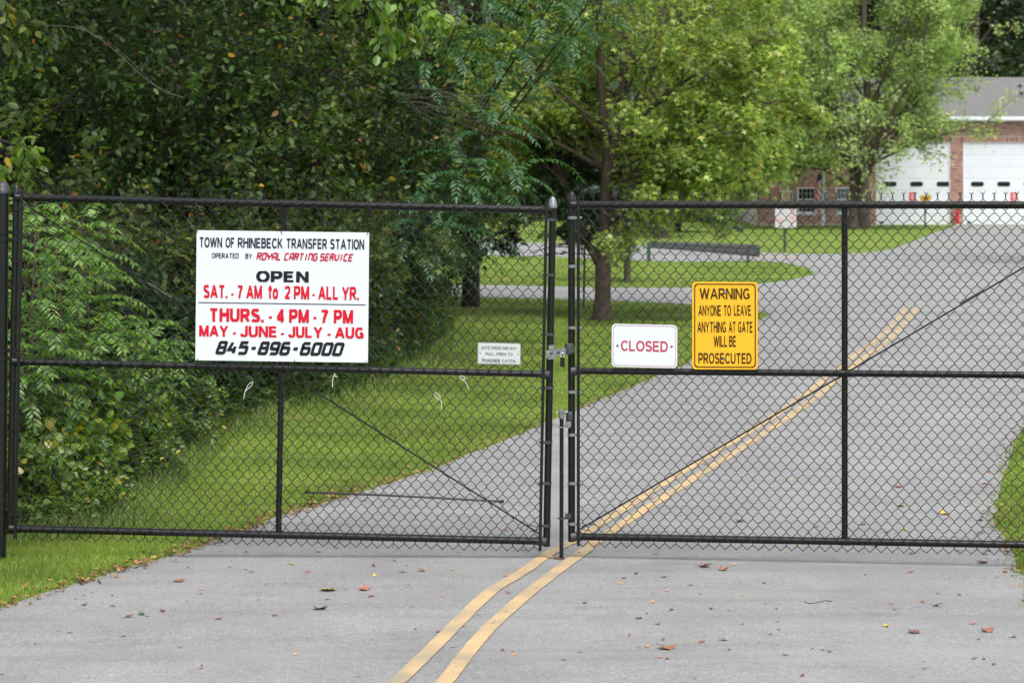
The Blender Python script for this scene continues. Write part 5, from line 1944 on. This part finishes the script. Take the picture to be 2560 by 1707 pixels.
mass('far_thicket', 'dark thicket along the foot of the far trees', (-30, 10.2, 108, 116, 4.5), 22000, .34, LEAF['far'], 3)

# pale paved strip seen through the trees
# ------------------------------------------------------------------ weeds, grass, litter
def scatter_poly(n, r, y0, y1, xl=-260, xr=2820, pw=2.0):
    """points on the ground inside the view; denser near the camera"""
    u = r.uniform(0, 1, n)
    Y = 1 / (1 / y0 + (1 / y1 - 1 / y0) * u)
    px = r.uniform(xl, xr, n)
    X = (px - 1280) / F * Y
    return X, Y
def blades(name, label, n, y0, y1, hfn, mat, seed, where, wfac=.0011, xl=-260, xr=2820):
    r = np.random.default_rng(seed)
    X, Y = scatter_poly(n, r, y0, y1, xl, xr)
    keep = where(X, Y)
    X, Y = X[keep], Y[keep]
    n = len(X)
    h = hfn(X, Y, r) * r.uniform(.6, 1.3, n)
    w = (.0013 + wfac * (Y - 8) * .16) * r.uniform(.7, 1.4, n)
    a = r.uniform(0, 2 * np.pi, n)
    la = r.uniform(0, 2 * np.pi, n)
    lm = h * r.uniform(.15, .7, n)
    z = gz(Y)
    sx, sy = np.cos(a) * w, np.sin(a) * w
    b0 = np.stack([X - sx, Y - sy, z - .005], 1)
    b1 = np.stack([X + sx, Y + sy, z - .005], 1)
    mx, my = X + np.cos(la) * lm * .35, Y + np.sin(la) * lm * .35
    m0 = np.stack([mx - sx * .7, my - sy * .7, z + h * .6], 1)
    m1 = np.stack([mx + sx * .7, my + sy * .7, z + h * .6], 1)
    tp = np.stack([X + np.cos(la) * lm, Y + np.sin(la) * lm, z + h], 1)
    v = np.stack([b0, b1, m1, m0, tp], 1).reshape(-1, 3)
    k = np.arange(n)[:, None] * 5
    f = np.concatenate([k + np.array([[0, 1, 2]]), k + np.array([[0, 2, 3]]), k + np.array([[3, 2, 4]])], 0)
    o = link_mesh(name, np_mesh(name, v, f), mat)
    tag(o, label, 'grass', kind='stuff')
    return o
# keep blades off the road (a little ragged overhang is wanted)
def off_road(X, Y, m=.035):
    r = np.random.default_rng(int(len(X)))
    jx = X + r.normal(0, m, len(X))
    jy = Y + r.normal(0, m * 1.5, len(X))
    return ~in_poly(jx, jy, ROAD)
def lawn_where(X, Y):
    return off_road(X, Y) & ~in_poly(X, Y, SOIL)
nz_ = lambda X, Y: .5 + .5 * np.sin(X * 2.1 + 1.3 * np.sin(Y * .9)) * np.cos(Y * 1.3 + X)
blades('grass', 'short mown green lawn grass beside the road', 520000, 8.5, 60, lambda X, Y, r: .016 + .016 * nz_(X, Y) + .0003 * Y, LEAF['blade'], 11, lawn_where)
# taller rough grass near the edge of the wood
WE = np.array([(p.x, p.y) for p in we])
def near_edge(X, Y, dist):
    d = np.full(len(X), 9e9)
    for i in range(0, len(WE) - 1):
        ax_, ay_ = WE[i]
        bx_, by_ = WE[i + 1]
        t_ = np.clip(((X - ax_) * (bx_ - ax_) + (Y - ay_) * (by_ - ay_)) / ((bx_ - ax_) ** 2 + (by_ - ay_) ** 2 + 1e-9), 0, 1)
        d = np.minimum(d, np.hypot(X - ax_ - t_ * (bx_ - ax_), Y - ay_ - t_ * (by_ - ay_)))
    return d < dist
blades('rough_grass', 'longer rough grass along the foot of the wood and gate post', 80000, 11.5, 34, lambda X, Y, r: .06 + .08 * nz_(X * 1.7, Y), LEAF['tallgrass'], 12,
       lambda X, Y: near_edge(X, Y, .45) & off_road(X, Y, .01), xr=1300)

# weeds: leafy herbs massed at the foot of the wood
def weeds(name, label, n_plants, hfn, size, seed, mat, dist, y0, y1):
    r = np.random.default_rng(seed)
    X, Y = scatter_poly(n_plants * 12, r, y0, y1, -150, 1250)
    k = near_edge(X, Y, dist) & off_road(X, Y, .01) & (in_poly(X, Y, SOIL) | near_edge(X, Y, .16))
    X, Y = X[k][:n_plants], Y[k][:n_plants]
    per = 30
    n = len(X)
    h = hfn(X, Y, r)
    t_ = r.uniform(.1, 1, (n, per))
    la = r.uniform(0, 2 * np.pi, n)
    lean = h * r.uniform(.05, .45, n)
    px_ = X[:, None] + np.cos(la)[:, None] * lean[:, None] * t_ ** 1.5 + r.normal(0, .012, (n, per))
    py_ = Y[:, None] + np.sin(la)[:, None] * lean[:, None] * t_ ** 1.5 + r.normal(0, .012, (n, per))
    pz_ = gz(Y)[:, None] + h[:, None] * t_
    pos = np.stack([px_, py_, pz_], -1).reshape(-1, 3)
    m = len(pos)
    a = r.uniform(0, 2 * np.pi, m)
    d = np.stack([np.cos(a), np.sin(a), r.uniform(-.4, .5, m)], 1)
    nr = r.normal(0, .4, (m, 3))
    nr[:, 2] += .9
    v, f = leaves(pos, d, unit(nr), size * r.uniform(.6, 1.3, m), 'ovate')
    o = link_mesh(name, np_mesh(name, v, f), mat)
    tag(o, label, 'weeds', kind='stuff')
weeds('weeds', 'mass of leafy weeds at the foot of the wood', 6500, lambda X, Y, r: r.uniform(.06, .22, len(X)) + .28 * (np.sin(X * 5.3 + Y * 1.7) * np.cos(Y * 3.1) > .15) * r.uniform(.2, 1, len(X)), .038, 21, LEAF['weed'], 1.5, 12.6, 34)
weeds('tall_weeds', 'taller dark weeds inside the edge of the wood', 1800, lambda X, Y, r: r.uniform(.4, 1.05, len(X)), .065, 22, LEAF['woods'], 3.2, 14.5, 36)

# brown litter caught along the road edge
r = np.random.default_rng(5)
le = np.array([[G(a, b).x, G(a, b).y] for a, b in catmull(left_edge, 30)])
re_ = np.array([[G(a, b).x, G(a, b).y] for a, b in catmull(right, 30)])
pts = []
for E, n_, s_ in ((le, 1500, 1), (re_, 500, 1)):
    E = E[(E[:, 1] > 8) & (E[:, 1] < 32)]
    i = r.integers(0, len(E), n_)
    pts.append(E[i] + r.normal(0, .055, (n_, 2)))
pts = np.concatenate(pts)
n_ = len(pts)
pos = np.stack([pts[:, 0], pts[:, 1], gz(pts[:, 1]) + .012 + r.uniform(0, .01, n_)], 1)
d = np.stack([np.cos(a_ := r.uniform(0, 6.28, n_)), np.sin(a_), r.normal(0, .25, n_)], 1)
nr = r.normal(0, .35, (n_, 3)); nr[:, 2] += 1
v, f = leaves(pos, d, unit(nr), r.uniform(.012, .045, n_), 'ovate')
tag(link_mesh('leaf_litter', np_mesh('leaf_litter', v, f), M['litter']), 'brown leaf litter along the road edges', 'leaf litter', kind='stuff')

# ------------------------------------------------------------------ fallen leaves, one by one
def curled_leaf(kind, seed):
    r = np.random.default_rng(seed)
    nu_, nv_ = 8, 5
    vs, fs = [], []
    curl = r.uniform(.6, 1.5)
    twist = r.uniform(-.5, .5)
    for i in range(nu_ + 1):
        u = i / nu_
        if kind == 'lobed':
            wdt = .5 * math.sin(math.pi * min(1, u * .95 + .04)) * (1 + .38 * math.cos(u * 19))
        else:
            wdt = .30 * math.sin(math.pi * u ** .85) ** .9
        wdt = max(wdt, .01)
        for j in range(nv_):
            v = j / (nv_ - 1) * 2 - 1
            x = u - .5
            y = v * wdt
            z = curl * .13 * (v * wdt * 2) ** 2 + .09 * math.sin(u * 3.1 + seed) + .1 * v * twist + (x * x) * .3 * curl + .03 * math.sin(u * 11 + v * 3)
            vs.append((x, y, z))
    for i in range(nu_):
        for j in range(nv_ - 1):
            a = i * nv_ + j
            fs.append((a, a + nv_, a + nv_ + 1, a + 1))
    vs = np.array(vs)
    vs[:, 2] -= vs[:, 2].min()
    m_ = MB()
    m_.add(vs.tolist(), fs)
    m_.tube([Vector(vs[2]), Vector(vs[2]) + Vector((-.18, .02, .02)), Vector(vs[2]) + Vector((-.30, .05, .06))], .012, 4, caps=False)
    me = bpy.data.meshes.new('fallen_leaf')
    me.from_pydata(m_.v, [], m_.f)
    me.polygons.foreach_set('use_smooth', [True] * len(me.polygons))
    return me
LM = {
    'brown': simple('brown_dead_leaf', (.24, .105, .065), .8, noise=.4, scale=60),
    'dark': simple('dark_dead_leaf', (.13, .055, .042), .8, noise=.4, scale=60),
    'tan': simple('tan_dead_leaf', (.42, .24, .13), .75, noise=.25, scale=60),
    'yellow': simple('yellow_dead_leaf', (.42, .33, .07), .7, noise=.25, scale=60),
    'green': simple('green_fallen_leaf', (.06, .12, .035), .6, noise=.3, scale=60),
}
lmesh = {}
for c_ in LM:
    for kd in ('lobed', 'oval'):
        for s_ in range(3):
            me = curled_leaf(kd, 10 + s_ * 3 + (5 if kd == 'oval' else 0))
            me.materials.append(LM[c_])
            lmesh[(c_, kd, s_)] = me
words = {'brown': 'brown', 'dark': 'dark red-brown', 'tan': 'small pale orange', 'yellow': 'yellowish', 'green': 'small green'}
lr = random.Random(77)
ncount = 0
def drop_leaf(px, py, size, colr, kd=None, label=None, zs=1.0):
    p_ = G(px, py, .006)
    kd = kd or ('lobed' if size > .06 else 'oval')
    me = lmesh[(colr, kd, lr.randrange(3))]
    o = bpy.data.objects.new('fallen_leaf', me)
    o.location = p_
    o.rotation_euler = (lr.uniform(-.15, .15), lr.uniform(-.15, .15), lr.uniform(0, 6.28))
    o.scale = (size * .88, size * .88 * lr.uniform(.8, 1.1), size * lr.uniform(.5, 1.0) * zs)
    col.objects.link(o)
    lx = np.interp(py, [a[1] for a in l1[::-1]], [a[0] for a in l1[::-1]])
    if px < 480 and py > 1250: hz = 'near the left verge'
    elif px < min(900, lx - 60): hz = 'below the big white board'
    elif px < lx: hz = 'left of the yellow lines'
    elif px < lx + 160: hz = 'at the yellow lines'
    elif px < 1950: hz = 'below the two small signs' if py > 1100 else 'right of the yellow lines'
    elif px < 2290: hz = 'near the right leaf upright'
    else: hz = 'towards the right verge'
    vt = 'nearest the camera' if py > 1580 else 'before the gate' if py > 1430 else 'under the gate' if py > 1330 else 'beyond the mesh'
    sz_w = '' if colr in ('tan', 'green') else 'tiny ' if size < .026 else 'small ' if size < .05 else 'large '
    lab = label or ('%s%s leaf on the road %s, %s' % (sz_w, words[colr], vt, hz))
    tag(o, lab, 'leaf', 'fallen leaves on the road')
A3 = lambda x, y: (900 + x / 2.6133, 1100 + y / 2.6133)
A2 = lambda x, y: (0 + x / 2.6133, 1000 + y / 2.6133)
A4 = lambda x, y: (1660 + x / 2.6133, 1100 + y / 2.6133)
big_ = [
    (A2(1168, 1188), .085, 'brown', 'curled reddish leaf near the left verge, below the left end of the gate'),
    (A2(2140, 1248), .105, 'yellow', 'long yellow-green leaf lying left of the yellow lines'),
    (A2(2092, 1370), .075, 'dark', 'dark curled leaf left of the yellow lines, nearest the camera'),
    (A2(842, 1422), .055, 'dark', None), (A2(925, 1407), .055, 'green', None), (A2(1063, 1386), .045, 'dark', None), (A2(1425, 1437), .045, 'brown', None),
    (A2(550, 1345), .045, 'green', None), (A2(740, 1350), .045, 'tan', None), (A2(490, 1305), .03, 'tan', None), (A2(1645, 1130), .04, 'brown', None),
    (A2(1908, 1077), .05, 'yellow', None), (A2(2010, 1130), .045, 'brown', None), (A2(1675, 1262), .035, 'tan', None), (A2(2080, 997), .045, 'brown', None), (A2(2197, 972), .035, 'brown', None),
    (A2(1440, 990), .04, 'tan', None), (A2(1500, 1100), .03, 'tan', None), (A2(1310, 1272), .03, 'yellow', None), (A2(945, 1105), .035, 'dark', None), (A2(600, 1262), .03, 'tan', None),
    (A3(88, 828), .045, 'dark', None), (A3(280, 868), .045, 'brown', None), (A3(405, 860), .055, 'brown', None), (A3(500, 830), .03, 'tan', None), (A3(95, 893), .045, 'yellow', None), (A3(30, 983), .07, 'brown', None), (A3(72, 1027), .055, 'brown', None),
    (A3(537, 1024), .03, 'tan', None), (A3(1068, 725), .045, 'brown', None), (A3(1238, 775), .06, 'brown', None), (A3(965, 1003), .045, 'brown', None), (A3(968, 1130), .035, 'brown', None), (A3(1725, 908), .05, 'brown', None),
    (A3(1808, 878), .045, 'dark', None), (A3(1985, 900), .05, 'brown', None), (A3(1932, 750), .04, 'tan', None), (A3(1468, 1070), .04, 'green', None), (A3(1912, 1064), .035, 'tan', None), (A3(1820, 1170), .05, 'brown', None),
    (A3(1948, 1208), .045, 'brown', None), (A3(2035, 1113), .035, 'brown', None), (A3(1980, 1310), .03, 'dark', None), (A3(2000, 1367), .085, 'brown', 'brown leaf with curled stem right of the yellow lines, nearest the camera'),
    (A3(1877, 1355), .035, 'tan', None), (A3(1440, 1392), .03, 'tan', None), (A3(1330, 1440), .035, 'tan', None), (A3(1950, 1425), .035, 'tan', None), (A3(680, 1222), .03, 'tan', None), (A3(610, 1357), .03, 'tan', None), (A3(958, 892), .04, 'tan', None),
    (A4(270, 833), .085, 'brown', 'large orange-brown curled leaf under the warning sign, in front of the gate'),
    (A4(385, 853), .065, 'brown', 'brown curled leaf right beside the large orange-brown one'), (A4(458, 820), .04, 'yellow', None), (A4(790, 737), .045, 'yellow', None), (A4(1617, 747), .05, 'brown', None),
    (A4(2080, 805), .075, 'brown', None), (A4(1615, 868), .055, 'brown', None), (A4(1380, 700), .06, 'brown', None), (A4(1920, 730), .05, 'dark', None), (A4(2098, 750), .05, 'brown', None), (A4(2235, 867), .055, 'brown', None),
    (A4(1688, 1065), .045, 'brown', None), (A4(1780, 1088), .06, 'brown', None), (A4(1450, 1222), .06, 'yellow', 'yellow leaf lying at the lower right of the road'), (A4(1633, 1263), .065, 'dark', 'dark red rolled leaf at the lower right of the road'),
    (A4(2020, 1207), .035, 'brown', None), (A4(2115, 1255), .07, 'brown', None), (A4(2280, 1295), .045, 'green', None), (A4(1037, 1378), .03, 'brown', None), (A4(1083, 1390), .035, 'green', None), (A4(655, 938), .045, 'green', None),
    (A4(1930, 1018), .035, 'green', None), (A4(1788, 1005), .035, 'tan', None), (A4(1505, 1112), .03, 'brown', None), (A4(735, 1107), .035, 'tan', None), (A4(740, 1190), .03, 'tan', None), (A4(750, 1243), .03, 'tan', None), (A4(510, 1210), .035, 'tan', None),
    (A4(425, 1115), .03, 'tan', None), (A4(50, 1115), .035, 'brown', None), (A4(175, 952), .035, 'brown', None), (A4(245, 1325), .05, 'brown', None), (A4(385, 1314), .05, 'green', None), (A4(1700, 1497), .035, 'tan', None), (A4(2155, 1472), .035, 'brown', None),
    (A4(1530, 311), .07, 'brown', 'round orange-brown leaf behind the gate, right of the right leaf upright'), (A4(275, 165), .06, 'brown', None), (A4(1440, 110), .05, 'brown', None), (A4(1545, 437), .07, 'yellow', None), (A4(1830, 487), .08, 'yellow', None),
    (A4(1300, 557), .055, 'brown', None), (A4(1080, 512), .045, 'yellow', None), (A4(1000, 570), .05, 'brown', None), (A4(495, 537), .07, 'green', None), (A4(2130, 527), .05, 'brown', None), (A4(1575, 592), .05, 'yellow', None), (A4(1630, 255), .05, 'yellow', None), (A4(830, 265), .05, 'yellow', None),
    (A4(375, 510), .035, 'brown', None), (A4(1450, 607), .045, 'yellow', None),
    (A3(955, 597), .05, 'brown', None), (A3(585, 655), .05, 'brown', None), (A3(1575, 140), .05, 'tan', None), (A3(1905, 385), .045, 'brown', None), (A3(2255, 165), .05, 'brown', None), (A3(985, 85), .05, 'green', None), (A3(30, 400), .05, 'brown', None), (A3(50, 450), .05, 'yellow', None),
]
for (p_, s_, c_, lb) in big_:
    drop_leaf(p_[0], p_[1], s_, c_, label=lb)
cnt = 0
while cnt < 165:
    px, py = lr.uniform(-20, 2590), 800 + 900 * lr.random() ** .9
    p_ = G(px, py)
    if not in_poly(np.array([p_.x]), np.array([p_.y]), ROAD)[0]:
        continue
    if any(abs(px - a[0]) < 14 and abs(py - a[1]) < 9 for a, *_ in big_):
        continue
    drop_leaf(px, py, lr.choice((.016, .02, .024, .03, .036)), lr.choice(('tan', 'tan', 'brown', 'brown', 'yellow', 'dark', 'green')))
    cnt += 1
# thin twig on the road
m_ = MB()
P_ = [G(2010 + 70 * k / 5, 1507 + 3.5 * math.sin(k * 1.2), .006) for k in range(6)]
m_.tube(P_, .0022, 5)
tag(m_.build('fallen_twig', M['twig'], smooth=True, origin=P_[0]), 'thin dark twig lying alone on the road at the right', 'twig')

ntri = 0
for o in bpy.data.objects:
    if o.type == 'MESH' and o.data.users <= 1:
        ntri += sum(len(p.vertices) - 2 for p in o.data.polygons) if len(o.data.polygons) < 2000 else len(o.data.polygons) * (len(o.data.polygons[0].vertices) - 2)
print('approx triangles', ntri, 'objects', len(bpy.data.objects))
